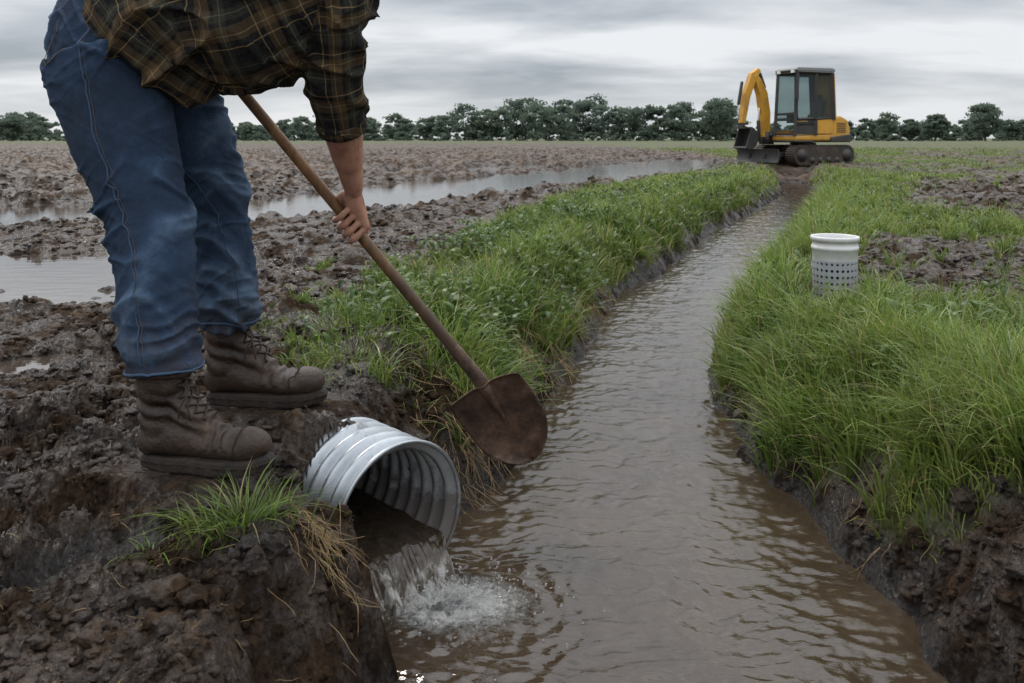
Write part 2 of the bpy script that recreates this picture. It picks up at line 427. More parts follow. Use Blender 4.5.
# ------------------------------------------------------------------ grass
def blades(name,bx,by,bz,h,w,lean,ldir,mat,nseg=4,dry=None,shape='grass',tone=None):
    n=len(bx);az=rng.uniform(0,2*math.pi,n)
    lx=np.cos(ldir)*lean;ly=np.sin(ldir)*lean
    V=np.zeros((n,nseg+1,2,3));rnd=rng.random(n)
    if tone is not None: rnd=np.clip(tone+.35*(rnd-.5),0,1)
    ph=rng.random(n)*40
    sx=np.cos(az);sy_=np.sin(az)
    for k in range(nseg+1):
        t=k/nseg
        ww=w*((1-t**1.8)*.97+.03) if shape=='grass' else w*(math.sin(math.pi*min(max(t,.04),.97))**.8)
        cx=bx+lx*h*t*t;cy=by+ly*h*t*t
        cz=bz+h*(t-.42*np.minimum(lean,1.7)*t*t*t)
        jx=.05*h*np.sin(ph+t*4)*t;
        for s_,sg in ((0,-.5),(1,.5)):
            V[:,k,s_,0]=cx+jx+sx*ww*sg;V[:,k,s_,1]=cy+sy_*ww*sg;V[:,k,s_,2]=cz
    base=(np.arange(n)*(nseg+1)*2)[:,None]
    fs=[]
    for k in range(nseg):
        q=np.array([2*k,2*k+1,2*k+3,2*k+2]);fs.append(base+q)
    F=np.stack(fs,1).reshape(-1,4)
    tt=np.tile(np.repeat(np.linspace(0,1,nseg+1),2),n)
    rr=np.repeat(rnd,(nseg+1)*2);dd=np.repeat(dry if dry is not None else np.zeros(n),(nseg+1)*2)
    return mesh_np(name,V.reshape(-1,3),F,mat,True,{'bl':np.stack([rr,tt,dd],1)})
def grassmat(name,greens,dryc=(.42,.34,.17)):
    m=M(name,rough=.36,spec=.5);a=m.attr('bl')
    c=m.ramp(a[0],[(i/(len(greens)-1),g) for i,g in enumerate(greens)])
    c=m.mix(m.ramp(m.noise(1.3,4,.6),[(.40,0),(.7,.5)]),c,(.27,.31,.065))
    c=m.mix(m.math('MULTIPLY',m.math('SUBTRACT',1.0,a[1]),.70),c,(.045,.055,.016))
    c=m.mix(a[2],c,dryc);m.set(Base_Color=c)
    tr=m.n('ShaderNodeBsdfTranslucent',{'Color':c});mx=m.n('ShaderNodeMixShader',{0:.40,1:m.b.outputs[0],2:tr.outputs[0]})
    m.nt.links.new(mx.outputs[0],m.out.inputs[0]);return m.m
gm=grassmat('grass_blades',[(.050,.095,.020),(.105,.185,.034),(.175,.275,.048),(.25,.36,.062),(.34,.42,.10)])
def field_of(bx,by):
    g=grassmask(bx,by);z=terrain(bx,by);L,R=edges(by);isR=bx>R-.1
    sl=np.where(isR,bx-R,L-bx);return g,z,L,R,isR,sl
N=560000
cy_=np.exp(rng.uniform(math.log(1.8),math.log(62),N));cx_=rng.uniform(-.35,.80,N)*cy_+rng.uniform(-.3,.5,N)
g=grassmask(cx_,cy_)
cl=.42+1.2*gn2(cx_*4.0,cy_*4.0,81)+.8*gn2(cx_*12,cy_*12,82)
ok=rng.random(N)<g*np.clip(cl,.06,1)*np.interp(cy_,[3,7],[.55,1])
cx_,cy_,cl=cx_[ok],cy_[ok],cl[ok]
g,cz_,L,R,isR,sl=field_of(cx_,cy_)
n=len(cx_)
hh=(.06+.12*rng.random(n)**1.5)*(.5+.65*np.clip(cl,0,1.4))*(.5+.5*g)
hh*=np.where((sl<.6),1.15,.9)*np.interp(cy_,[2,6,12,30],[.9,1.15,1.15,1.0])
hh*=np.where((~isR)&(cx_<L-.75)&(cy_<6),.6,1)
hh*=np.where(isR&(sl>.8)&(cy_<40),.62,1)
lean=rng.uniform(.08,.95,n)
ld=rng.uniform(0,6.28,n)
ww=(.0036+.0034*rng.random(n))*(1+.22*np.maximum(cy_-2,0))
dry=(rng.random(n)<.10)*rng.uniform(.4,1,n)
tone=np.clip(.48+.55*gn2(cx_*2.2,cy_*2.2,85)+.35*gn2(cx_*9,cy_*7,86)+.15,0,1)
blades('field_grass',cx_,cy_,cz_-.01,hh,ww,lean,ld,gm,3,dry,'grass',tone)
sel=rng.random(n)<np.where((~isR)&(sl<1.3)&(cy_>3.3)&(cy_<16),.12,.014)*(gn2(cx_*1.5,cy_*1.5,91)>-.15)
wa_=[a[sel] for a in (cx_,cy_,cz_)]
Mt=30000
ty=np.exp(rng.uniform(math.log(1.9),math.log(16),Mt));tx=rng.uniform(-.3,.75,Mt)*ty+rng.uniform(-.2,.4,Mt)
tg=grassmask(tx,ty)
ok=rng.random(Mt)<tg*np.clip(.55+1.3*gn2(tx*2.5,ty*2.5,83),.10,1)*.80
tx,ty=tx[ok],ty[ok];g,z_,L,R,isR,sl=field_of(tx,ty)
ok=~(isR&(sl>1.0)&(rng.random(len(tx))<.6));tx,ty,isR,sl=[a[ok] for a in (tx,ty,isR,sl)]
T=len(tx);nb=rng.integers(10,24,T)
th=rng.uniform(.11,.27,T)*np.where(sl<.6,1.08,.80)*np.where(isR,1.05,.90)*np.where((~isR)&(sl>.7)&(ty<6),.7,1)
tone_t=np.clip(rng.normal(.50,.26,T),0,1);slop=np.where(sl<.35,.45,.10)
ix=np.repeat(np.arange(T),nb);n=len(ix)
ra=rng.uniform(0,6.28,n);rr_=np.abs(rng.normal(0,.020,n))*(1+.08*ty[ix])
bx=tx[ix]+np.cos(ra)*rr_;by=ty[ix]+np.sin(ra)*rr_
bz=terrain(bx,by)
tow=np.where(isR[ix],math.pi,0.0)-.35
dx=np.cos(ra)+np.cos(tow)*slop[ix]*1.4;dy=np.sin(ra)+np.sin(tow)*slop[ix]*1.4
ld=np.arctan2(dy,dx)+rng.normal(0,.25,n)
lean=.15+1.15*rng.random(n)**1.3
hb=th[ix]*rng.uniform(.45,1.1,n)
wb=(.0042+.0040*rng.random(n))*(1+.16*np.maximum(by-2,0))
db=(rng.random(n)<.08)*rng.uniform(.5,1,n)
ok=bz>WZ-.01
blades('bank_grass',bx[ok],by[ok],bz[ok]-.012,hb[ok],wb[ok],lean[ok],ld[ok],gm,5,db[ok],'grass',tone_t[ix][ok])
print('blades',len(cx_),n)
rep=4
bx=np.repeat(wa_[0],rep);by=np.repeat(wa_[1],rep);k_=len(bx)
bx=bx+rng.normal(0,.02,k_)*(1+.1*by);by=by+rng.normal(0,.02,k_);bz=np.repeat(wa_[2],rep)+rng.uniform(.02,.15,k_)
wm=grassmat('weed_leaves',[(.045,.095,.025),(.09,.17,.045),(.14,.23,.06)])
blades('broadleaf_weeds',bx,by,bz,rng.uniform(.03,.06,k_)*(1+.04*by),rng.uniform(.014,.028,k_)*(1+.03*by),rng.uniform(.6,1.6,k_),rng.uniform(0,6.28,k_),wm,4,None,'leaf')
def tuft(name,c,r,n,h,mat,dryv=0.05):
    x=c[0]+rng.normal(0,r,n);y=c[1]+rng.normal(0,r*.8,n);z=terrain(x,y)
    d=(rng.random(n)<dryv)*1.0
    return blades(name,x,y,z-.01,h*rng.uniform(.5,1.1,n),rng.uniform(.0028,.005,n),rng.uniform(.3,1.5,n),np.arctan2(y-c[1],x-c[0])+rng.normal(0,.5,n),mat,5,d)
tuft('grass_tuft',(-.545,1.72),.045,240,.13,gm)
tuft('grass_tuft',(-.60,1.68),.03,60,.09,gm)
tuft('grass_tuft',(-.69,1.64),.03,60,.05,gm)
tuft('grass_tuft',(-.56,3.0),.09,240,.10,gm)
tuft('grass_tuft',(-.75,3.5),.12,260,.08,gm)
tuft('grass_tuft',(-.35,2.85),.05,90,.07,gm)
# straw
def straw(name,segs,mat):
    b=MB()
    for (p,d,l,r) in segs:
        q=[];p=Vector(p);d=Vector(d).normalized()
        for k in range(5):
            q.append((p.copy(),r*(1-.12*k)));p=p+d*l/4;d=(d+Vector((random.gauss(0,.22),random.gauss(0,.22),random.gauss(0,.18)-.10))).normalized()
        b.tube(q,n=4,sub=1,round_ends=False)
    return b.obj(name,mat)
sm_=M('dry_straw',rough=.7);sm_.set(Base_Color=sm_.ramp(sm_.noise(20,3),[(.3,(.12,.068,.026)),(.7,(.38,.26,.12))]))
S=[]
def tz(x,y): return float(terrain(np.array([x]),np.array([y]))[0])
for i in range(150):
    x=random.gauss(-.43,.035);y=random.gauss(1.78,.07)
    S.append(((x,y,tz(x,y)+.015),(random.gauss(.35,.3),random.gauss(-.35,.3),random.gauss(-.35,.2)),random.uniform(.05,.13),.0009))
for i in range(190):
    x=random.gauss(-.16,.07);y=random.gauss(2.86,.14)
    S.append(((x,y,tz(x,y)+.02),(random.gauss(.4,.3),random.gauss(-.3,.3),random.gauss(-.5,.25)),random.uniform(.06,.17),.0012))
for i in range(260):
    y=random.uniform(3.0,6.0);L_,_=edges(np.array([y]));x=float(L_[0])-random.uniform(.0,.2)
    S.append(((x,y,tz(x,y)+.08),(random.gauss(.5,.3),random.gauss(-.2,.3),random.gauss(-.8,.2)),random.uniform(.08,.2),.0015))
for i in range(190):
    y=random.uniform(2.1,4.5);_,R_=edges(np.array([y]));x=float(R_[0])+random.uniform(.05,.28)
    S.append(((x,y,tz(x,y)+.04),(random.gauss(-.5,.3),random.gauss(-.2,.3),random.gauss(-.6,.2)),random.uniform(.05,.12),.0009))
for i in range(200):
    y=math.exp(random.uniform(math.log(1.25),math.log(5)));x=random.uniform(-.62*y,-.25-.05*y)
    S.append(((x,y,tz(x,y)+.006),(random.gauss(0,1),random.gauss(0,1),random.gauss(0,.12)),random.uniform(.02,.06),.0007))
straw('dead_grass_straw',S,sm_.m)
# ------------------------------------------------------------------ culvert
culv=empty('corrugated_culvert_pipe')
O=Vector((PO[0],PO[1],.0)).normalized();MC=Vector((PM[0],PM[1],PZ))
side=O.cross(Vector((0,0,1))).normalized();upv=side.cross(O).normalized()
m=M('galvanised_steel',metal=.85,rough=.42)
c=m.ramp(m.noise(9,8,.7),[(.3,(.27,.285,.30)),(.7,(.54,.565,.585))])
c=m.mix(m.ramp(m.n('ShaderNodeTexVoronoi',{'Vector':m.co(),'Scale':90.0}).outputs['Distance'],[(.2,0),(.6,.3)]),c,(.40,.42,.44))
sep=m.n('ShaderNodeSeparateXYZ',{0:m.n('ShaderNodeNewGeometry').outputs['Position']})
mudf=m.math('MULTIPLY',m.ramp(m.math('ADD',m.math('MULTIPLY',sep.outputs[2],-2.2),m.math('MULTIPLY',m.noise(12,6,.7),.9)),[(.84,0),(1.05,1)]),.85)
mud2=m.ramp(m.noise(7,8,.75),[(.57,0),(.67,.6)])
mudf=m.math('MAXIMUM',mudf,mud2)
c=m.mix(mudf,c,(.065,.042,.027));m.set(Base_Color=c);m.set(Roughness=m.mix(mudf,m.ramp(m.noise(18,5),[(.3,.26),(.7,.48)]),(.6,.6,.6)))
m.set(Metallic=m.math('SUBTRACT',.85,m.math('MULTIPLY',mudf,.8)));galv=m.m
V=[];NS=300;NR=96
for i in range(NS):
    s_=-i*.64/NS
    r=RP+.0125*math.cos(2*math.pi*s_/.052)
    for j in range(NR):
        a=2*math.pi*j/NR;p=MC+O*s_+side*r*math.cos(a)+upv*r*math.sin(a);V.append(p[:])
idx=np.arange(NS*NR).reshape(NS,NR);nx=np.roll(idx,-1,1)
F=np.stack([idx[:-1],nx[:-1],nx[1:],idx[1:]],-1).reshape(-1,4)
o=mesh_np('pipe_wall',V,F,galv,True);o.parent=culv
s=o.modifiers.new('s','SOLIDIFY');s.thickness=.004;s.offset=0
b=MB();ring=[(MC+O*.002+side*(RP+.0125)*math.cos(2*math.pi*j/64)+upv*(RP+.0125)*math.sin(2*math.pi*j/64),.0055) for j in range(65)]
b.tube(ring,n=8,sub=1,ref=O,round_ends=False);b.obj('pipe_rim',galv,culv)
pd=M('pipe_dark_end',rough=.9,col=(.015,.011,.008));b=MB();b.tube([(MC-O*.63,RP),(MC-O*.65,RP)],n=32,sub=1,round_ends=False);b.obj('dark_cap',pd.m,culv)  # dark disc added in place of the unlit depth of the pipe
# outflow: level surface in the pipe, then a curved tongue over the lip
V=[];ns,nw=140,64;hs=-.092;RI=RP-.010
hw=math.sqrt(RI**2-hs*hs)
for i in range(ns):
    s_=-.60+i*(.71)/(ns-1)
    for j in range(nw):
        v=-1+2*j/(nw-1);x_=v*hw*.985
        zz=hs
        q=max(0,s_+.03)
        wob=1+.45*float(gn2(np.array(v*3.1),np.array(.3),8))
        zz-=(.35*q+8.0*q*q)*wob
        if s_>0: x_*=1-.9*s_
        nz=.006*float(gn2(np.array(x_*30+q*3),np.array(s_*14),5))+.003*float(gn2(np.array(x_*70),np.array(s_*22),6))*(3 if s_>-.02 else 1)
        lip=-math.sqrt(max(RI*RI-x_*x_,0))+.006
        if s_<.012: zz=max(zz,lip)
        p=MC+O*(s_+(.016*float(gn2(np.array(v*7),np.array(2.)))if s_>0 else 0))+side*x_+Vector((0,0,1))*(zz+nz)
        V.append(p[:])
idx=np.arange(ns*nw).reshape(ns,nw)
F=np.stack([idx[:-1,:-1],idx[:-1,1:],idx[1:,1:],idx[1:,:-1]],-1).reshape(-1,4)
fa=np.repeat(np.clip((np.linspace(-.60,.11,ns)+.03)/.08,0,1),nw)
m=M('flowing_water',rough=.04,ior=1.45)
fa_=m.attr('fall')
ss=m.math('MULTIPLY',m.noise(1,6,.65,vec=m.co((42,42,9))),m.math('ADD',.55,m.math('MULTIPLY',fa_[0],.50)))
m.set(Base_Color=m.ramp(ss,[(.30,(.045,.031,.02)),(.46,(.10,.078,.055)),(.60,(.42,.40,.37))]))
m.b.inputs['Transmission Weight'].default_value=.20
m.set(Normal=m.bump(m.noise(1,4,.6,vec=m.co((40,40,12))),.006,.8))
mesh_np('pipe_outflow_water',V,F,m.m,True,{'fall':np.stack([fa]*3,1)})
m=M('splash_water',rough=.03,ior=1.333,col=(.9,.9,.88));m.b.inputs['Transmission Weight'].default_value=.86
spm=m.m
b=MB();hit=Vector((IMP[0]+.035,IMP[1],WZ))
for i in range(700):
    a=random.uniform(0,6.28);r0=abs(random.gauss(0,.085));x=hit.x+math.cos(a)*r0*1.7+.05;y=hit.y+math.sin(a)*r0
    z=WZ+.003+abs(random.gauss(0,.026))*(1.3-min(r0/.22,1))
    q=random.choice([.0008,.001,.0012,.0015,.002,.003]);
    b.ell((x,y,z),(q*random.uniform(.7,1.6),q,q*random.uniform(.8,2.0)),6,5)
for i in range(100):   # fingers of thrown water
    a=random.uniform(-2.4,2.0);r0=random.uniform(.01,.11)
    p=Vector((hit.x+math.cos(a)*r0*1.5,hit.y+math.sin(a)*r0*.9,WZ-.008));l=random.uniform(.010,.052)*(1.2-r0*5)
    d=Vector((math.cos(a)*.9,math.sin(a)*.7,.9)).normalized()
    b.tube([(p,.011),(p+d*l*.5,.0048),(p+d*l+Vector((math.cos(a)*.014,0,-.004)),.0014)],n=7,sub=2)
b.obj('splash',spm)
# ------------------------------------------------------------------ perforated standpipe
riser=empty('perforated_drain_riser',(RZ[0],RZ[1],0))
gz=tz(*RZ);Rr=.100
V=[];Fq=[];nth,nzr=26,8;z0=gz-.03;zh=.215+.03;cell=(zh-.01)/nzr
def cylp(a,z,r=Rr): return (r*math.cos(a),r*math.sin(a),z)
for i in range(nth):
    for j in range(nzr):
        ac=(i+.5)*2*math.pi/nth;zc=z0+(j+.5)*cell;da=math.pi/nth;dz=cell/2
        o8=[(-1,-1),(0,-1),(1,-1),(1,0),(1,1),(0,1),(-1,1),(-1,0)];b0=len(V)
        for (a_,c_) in o8: V.append(cylp(ac+a_*da,zc+c_*dz))
        for kk_ in range(8):
            an=math.radians(-135+45*kk_);V.append(cylp(ac+math.cos(an)*.0070/Rr,zc+math.sin(an)*.0070))
        for kk_ in range(8):
            k2=(kk_+1)%8;Fq.append((b0+kk_,b0+k2,b0+8+k2,b0+8+kk_))
pl=M('weathered_pvc',rough=.4);pz=pl.n('ShaderNodeSeparateXYZ',{0:pl.n('ShaderNodeNewGeometry').outputs['Position']})
dirt=pl.ramp(pl.math('SUBTRACT',pl.noise(9,6,.7),pl.math('MULTIPLY',pz.outputs[2],2.2)),[(.1,0),(.55,.85)])
pl.set(Base_Color=pl.mix(dirt,(.32,.335,.35),(.16,.12,.085)))
o=mesh_np('perforated_wall',V,Fq,pl.m,False);o.parent=riser
so=o.modifiers.new('s','SOLIDIFY');so.thickness=.004
wp=M('white_pvc',rough=.35);wp.set(Base_Color=wp.ramp(wp.noise(7,6,.7),[(.35,(.72,.73,.72)),(.70,(.52,.50,.46))]))
b=MB();zt=z0+nzr*cell
def lathe(b,prof,n=64):
    v=[];f=[]
    for (r,z) in prof:
        for j in range(n): v.append((r*math.cos(2*math.pi*j/n),r*math.sin(2*math.pi*j/n),z))
    for i in range(len(prof)-1):
        for j in range(n):
            k_=(j+1)%n;f.append((i*n+j,i*n+k_,(i+1)*n+k_,(i+1)*n+j))
    b.add(v,f)
lathe(b,[(.0995,zt-.002),(.1005,zt+.0),(.1005,zt+.045),(.104,zt+.047),(.105,zt+.055),(.104,zt+.062),(.1005,zt+.064),(.1005,zt+.085),(.107,zt+.087),(.108,zt+.100),(.107,zt+.107),(.100,zt+.108),(.094,zt+.104),(.093,zt-.001),(.0995,zt-.002)])
b.obj('white_collar',wp.m,riser)
dk=M('dark_inside',rough=.9,col=(.02,.018,.017));b=MB();lathe(b,[(.0,zt-.02),(.086,zt-.02),(.086,z0-.05)]);b.obj('dark_backing',dk.m,riser)  # dark liner added behind the holes to stand for the shade inside
# ------------------------------------------------------------------ shovel
shov=empty('shovel')
T0=Vector((-.732,2.34,.893));S1=Vector((-.096,2.56,.051));D=(S1-T0).normalized()
wm_=M('worn_wood',rough=.55);wv=wm_.noise(1,6,.6,vec=wm_.co((60,60,14)))
pos=wm_.n('ShaderNodeSeparateXYZ',{0:wm_.n('ShaderNodeNewGeometry').outputs['Position']})
wc=wm_.ramp(wv,[(.3,(.12,.055,.022)),(.7,(.32,.17,.065))])
hz_=wm_.math('SUBTRACT',wm_.math('ADD',wm_.math('MULTIPLY',wm_.noise(8,5,.7),.5),.45),pos.outputs[2])
wc=wm_.mix(wm_.ramp(hz_,[(.0,.05),(.45,.85)]),wc,(.045,.027,.017))
wm_.set(Base_Color=wc);wm_.set(Normal=wm_.bump(wv,.001,.6))
b=MB();b.tube([(T0-D*.22,.0150),(T0,.0150),(T0+D*.5,.0160),(S1-D*.02,.0175)],n=14,sub=5);b.obj('handle',wm_.m,shov)
A=(Vector((.50,.20,-.84))).normalized();W=Vector((.84,-.12,.50));W=(W-A*W.dot(A)).normalized();Nn=W.cross(A)
if Nn.y>0: Nn=-Nn
st=M('rusty_steel',rough=.5,metal=.45)
st.set(Base_Color=st.ramp(st.noise(9,10,.75),[(.30,(.030,.018,.013)),(.45,(.085,.052,.038)),(.56,(.16,.095,.062)),(.68,(.28,.225,.19)),(.8,(.06,.037,.028))]))
st.set(Roughness=st.ramp(st.noise(16,6,.7),[(.35,.28),(.65,.65)]));st.set(Normal=st.bump(st.noise(50,9,.75),.003,.9))
V=[];nu,nv=33,41;Lb=.30
def bw(t):
    if t<.05: return .105+ .013*(t/.05)
    if t<.50: return .118+.004*math.sin((t-.05)/.45*math.pi)
    q=(t-.50)/.50;return .118*(max(1-q**1.9,0))**.62+.002
for j in range(nv):
    t=j/(nv-1)
    for i in range(nu):
        u_=-1+2*i/(nu-1);x_=u_*bw(t)
        dep=.030*(u_*u_)*(1-.45*t)-.022*math.sin(math.pi*min(t*1.1,1))*.6+.018*math.exp(-(x_/.018)**2)*max(0,1-t*1.7)
        if t<.04: dep+=.010*(1-t/.04)
        V.append((S1+D*.01+A*(t*Lb)+W*x_+Nn*dep)[:])
idx=np.arange(nu*nv).reshape(nv,nu);F=np.stack([idx[:-1,:-1],idx[:-1,1:],idx[1:,1:],idx[1:,:-1]],-1).reshape(-1,4)
o=mesh_np('blade',V,F,st.m,True);o.parent=shov;so=o.modifiers.new('s','SOLIDIFY');so.thickness=.003;so.offset=0
b=MB();b.tube([(S1-D*.13,.0185),(S1-D*.04,.020),(S1+A*.01,.0235,.019),(S1+A*.09,.014,.010),(S1+A*.14,.005,.005)],n=16,sub=4,ref=W);b.obj('socket',st.m,shov)
# ------------------------------------------------------------------ man
man=empty('man_with_shovel')
YT=2.13
b=MB()
b.tube([((-.90,2.17,1.14),.17,.155),((-.985,2.19,1.04),.185,.18),((-1.015,2.20,.97),.17,.160)],n=28,sub=4)
b.tube([((-1.005,2.11,.98),.147),((-.960,2.09,.80),.130),((-.915,2.075,.67),.110),((-.878,2.06,.56),.098),((-.848,2.035,.40),.091),((-.825,2.012,.225),.084)],n=28,sub=5,round_ends=False)
b.tube([((-.985,2.28,.98),.145),((-.915,2.35,.79),.124),((-.875,2.41,.66),.107),((-.855,2.435,.56),.096),((-.838,2.475,.40),.089),((-.835,2.505,.235),.082)],n=28,sub=5,round_ends=False)
den=M('denim',rough=.85,spec=.2)
jn=remeshed(b,'jeans',den.m,.0052,6,man);me=jn.data
c=getco(me);no=getno(me)
x,y,z=c.T
wx=x+.03*vn3(x*9,y*9,z*9,1)
def ridge(n,p=1.0): return (1-np.abs(n)*2.0)
def crease(n): return np.clip(1-np.abs(n)*3.2,0,1)**1.3   # narrow raised folds
q1=z+.55*x+.25*y;q2=z-.65*x+.3*y
w1=1.6*vn3(x*6,y*6,z*4,9);w2=1.4*vn3(x*7,y*7,z*6,10)
fA=crease(vn3(wx*3.5,y*3.5,q1*15+w1,3));fB=crease(vn3(wx*4,y*4,q2*20+w2,4))
fC=ridge(vn3(wx*11,y*11,q1*46,6));fD=vn3(x*4+z*3,y*6,z*6-x*6,5);fE=crease(vn3(wx*8,y*8,q2*38+w1,7))
mA=np.clip(.5+1.5*vn3(x*5,y*5,z*5,31),0,1.3);mB=np.clip(.5+1.5*vn3(x*5,y*5,z*5,32),0,1.3)
low=np.exp(-((z-.29)/.08)**2);kn=np.exp(-((z-.60)/.10)**2);cr=np.exp(-((z-.93)/.12)**2)
stack=ridge(vn3(wx*5,y*5,z*30+2.2*vn3(x*8,y*8,z*5,12),13))
fo=1.0*fA*mA+.8*fB*mB+.35*fE*mA+.12*fC+.40*fD-.35
ampf=.0095+.006*kn+.007*cr+.003*low
dsp=fo*ampf+low*.012*stack
setco(me,c+no*dsp[:,None])
addattr(me,'wear',np.stack([np.clip(.40+.38*fo+.3*low*stack,0,1)]*3,1))
wa=den.attr('wear')
tw=den.n('ShaderNodeTexWave',{'Vector':den.co(rot=(0,.7,.4)),'Scale':330.0,'Distortion':1.0}).outputs['Fac']
mot=den.math('ADD',den.math('MULTIPLY',den.noise(5,8,.75),.45),den.math('MULTIPLY',den.noise(40,6,.75),.20))
dc=den.ramp(den.math('ADD',den.math('MULTIPLY',wa[0],.6),mot),[(.40,(.008,.016,.034)),(.60,(.024,.048,.095)),(.88,(.115,.180,.270))])
dc=den.mix(.18,dc,den.ramp(tw,[(.3,(.010,.020,.045)),(.7,(.13,.18,.25))]))
dpos=den.n('ShaderNodeSeparateXYZ',{0:den.n('ShaderNodeNewGeometry').outputs['Position']})
dm=den.ramp(den.math('SUBTRACT',den.math('MULTIPLY',den.noise(14,8,.78),1.0),den.math('MULTIPLY',dpos.outputs[2],1.0)),[(.12,0),(.38,.8)])
dc=den.mix(dm,dc,(.050,.035,.025));den.set(Base_Color=dc)
den.set(Normal=den.bump(tw,.0007,.6,den.bump(den.noise(28,7,.75),.007,.8)))
from mathutils.bvhtree import BVHTree
bv=BVHTree.FromPolygons([v.co[:] for v in me.vertices],[p.vertices[:] for p in me.polygons])
def drape(pts,r,name,mat,n=5,lift=.001):
    b=MB();q=[]
    for p in pts:
        h=bv.find_nearest(Vector(p))
        q.append((h[0]+h[1]*lift,r))
    b.tube(q,n=n,sub=2,round_ends=False);return b.obj(name,mat,man)
sea=M('denim_seam',rough=.85,col=(.040,.072,.125));thr=M('orange_thread',rough=.8,col=(.13,.085,.05))
def path(leg,k=8):
    o=[]
    for a_,b_ in zip(leg[:-1],leg[1:]):
        for k_ in range(k): o.append(Vector(a_).lerp(Vector(b_),k_/k))
    return o
L2=path([(-1.0,1.97,1.08),(-1.0,1.96,.98),(-.975,1.94,.80),(-.93,1.95,.67),(-.89,1.94,.56),(-.86,1.92,.40),(-.84,1.90,.24)],14)
drape(L2,.0018,'side_seam',sea.m,5,.0004)
drape([p+Vector((.010,0,0)) for p in L2],.0005,'side_stitch',thr.m,4,.0005)
L2=path([(-.93,2.16,.78),(-.86,2.28,.67),(-.80,2.33,.56),(-.77,2.38,.40),(-.77,2.42,.25)],14)
drape(L2,.0015,'inner_seam',sea.m,5,.0004)
pk=[(-1.12,2.03,1.06),(-1.13,2.01,1.0),(-1.105,1.98,.955),(-1.07,1.96,.965),(-1.05,1.97,1.03)]
drape(path(pk,6),.0010,'back_pocket_stitch',thr.m,4,.0008)
for (hc,rad,nm) in (((-.8255,2.0125,.238),.092,'hem'),((-.8350,2.505,.248),.088,'hem')):
    q=[]
    for k_ in range(49):
        a_=2*math.pi*k_/48;h=bv.find_nearest(Vector((hc[0]+rad*math.cos(a_),hc[1]+rad*math.sin(a_),hc[2]+.004*math.sin(3*a_))));q.append((h[0],.0035,.0035))
    b=MB();b.tube(q,n=8,sub=1,ref=(0,0,1),round_ends=False);b.obj(nm,sea.m,man)
# shirt
b=MB()
tor=[((-.940,YT+.03,1.000),.185,.195),((-.87,YT+.02,1.070),.195,.205),((-.80,YT,1.120),.19,.230),((-.66,YT,1.145),.185,.250),((-.53,YT,1.200),.185,.220),((-.43,YT,1.29),.185,.165),((-.36,YT,1.35),.10,.10)]
b.tube(tor,n=30,sub=4,round_ends=False)
Ssh=Vector((-.44,2.03,1.20));El=Vector((-.455,2.19,.905));Wr=Vector((-.445,2.385,.645))
cuff=El.lerp(Wr,.36)
armR=[(Vector((-.46,2.06,1.26)),.085),(Ssh,.088),(Ssh.lerp(El,.5)+Vector((.0,-.01,0)),.080),(El,.073),(El.lerp(Wr,.2),.069),(cuff,.063)]
b.tube(armR,n=22,sub=4,round_ends=False)
SL=Vector((-.44,2.27,1.22));EL=Vector((-.60,2.38,1.06));WL=Vector((-.78,2.34,1.06))
b.tube([(SL,.085),(SL.lerp(EL,.5),.075),(EL,.066),(EL.lerp(WL,.6),.055)],n=20,sub=4,round_ends=False)
fl=M('plaid_flannel',rough=.95,spec=.1)
sh=remeshed(b,'shirt',fl.m,.0058,5,man);me=sh.data
c=getco(me);no=getno(me)
x,y,z=c.T
f=crease(vn3(x*5+2*vn3(x*4,y*4,z*4,5),y*5,z*10-x*6,21));f2=crease(vn3(x*9+z*6,y*8,z*8+x*12,22));f3=vn3(x*6,y*6,z*6,24)
isarm=np.linalg.norm(c-np.array(El),axis=1)<.22
fr2=crease(vn3(x*5,y*5,z*24+x*8+1.2*vn3(x*9,y*9,z*6,26),25))
setco(me,c+no*(np.where(isarm,fr2*.014+f2*.004-.004,f*.026+f2*.012+f3*.014-.008))[:,None])
bones=[([t[0] for t in tor],.17,0),([a[0] for a in armR],.075,1.0),([SL,EL,WL],.07,2.0)]
best=np.full(len(c),9.0);uv=np.zeros((len(c),3))
for pts,rad,off in bones:
    acc=0
    for a_,b_ in zip(pts[:-1],pts[1:]):
        a_=np.array(a_);b_=np.array(b_);d_=b_-a_;Ls=np.linalg.norm(d_);d_=d_/Ls
        t=np.clip((c-a_)@d_,0,Ls);q=c-a_-t[:,None]*d_;dist=np.linalg.norm(q,axis=1)/rad
        e1=np.array([0,1.0,0]);e1=e1-d_*(e1@d_);e1/=np.linalg.norm(e1);e2=np.cross(d_,e1)
        an=np.arctan2(q@e1*-1,q@e2*-1)
        k_=dist<best;best=np.where(k_,dist,best)
        uv[k_,0]=(acc+t)[k_]+off;uv[k_,1]=((an*rad)[k_])+off*1.7+1;acc+=Ls
addattr(me,'plaid',uv)
pa=fl.attr('plaid')
DK=(.009,.009,.010);BR=(.085,.055,.028);TN=(.27,.185,.085);OL=(.035,.035,.024);GY=(.13,.12,.095)
def stripes(sock,per,ph):
    w_=fl.math('FRACT',fl.math('ADD',fl.math('MULTIPLY',sock,1/per),ph))
    return fl.ramp(w_,[(0,DK),(.20,TN),(.225,DK),(.34,BR),(.44,TN),(.46,BR),(.62,DK),(.70,OL),(.80,GY),(.82,OL),(.90,DK)],'CONSTANT')
wob=fl.math('MULTIPLY',fl.noise(8,3),.016)
su=stripes(fl.math('ADD',pa[0],wob),.115,.1);sv=stripes(fl.math('ADD',pa[1],wob),.105,.35)
wf=fl.n('ShaderNodeTexWave',{'Vector':fl.co(rot=(.5,.6,.2)),'Scale':260.0}).outputs['Fac']
pc=fl.mix(fl.ramp(wf,[(.3,.38),(.7,.62)]),su,sv)
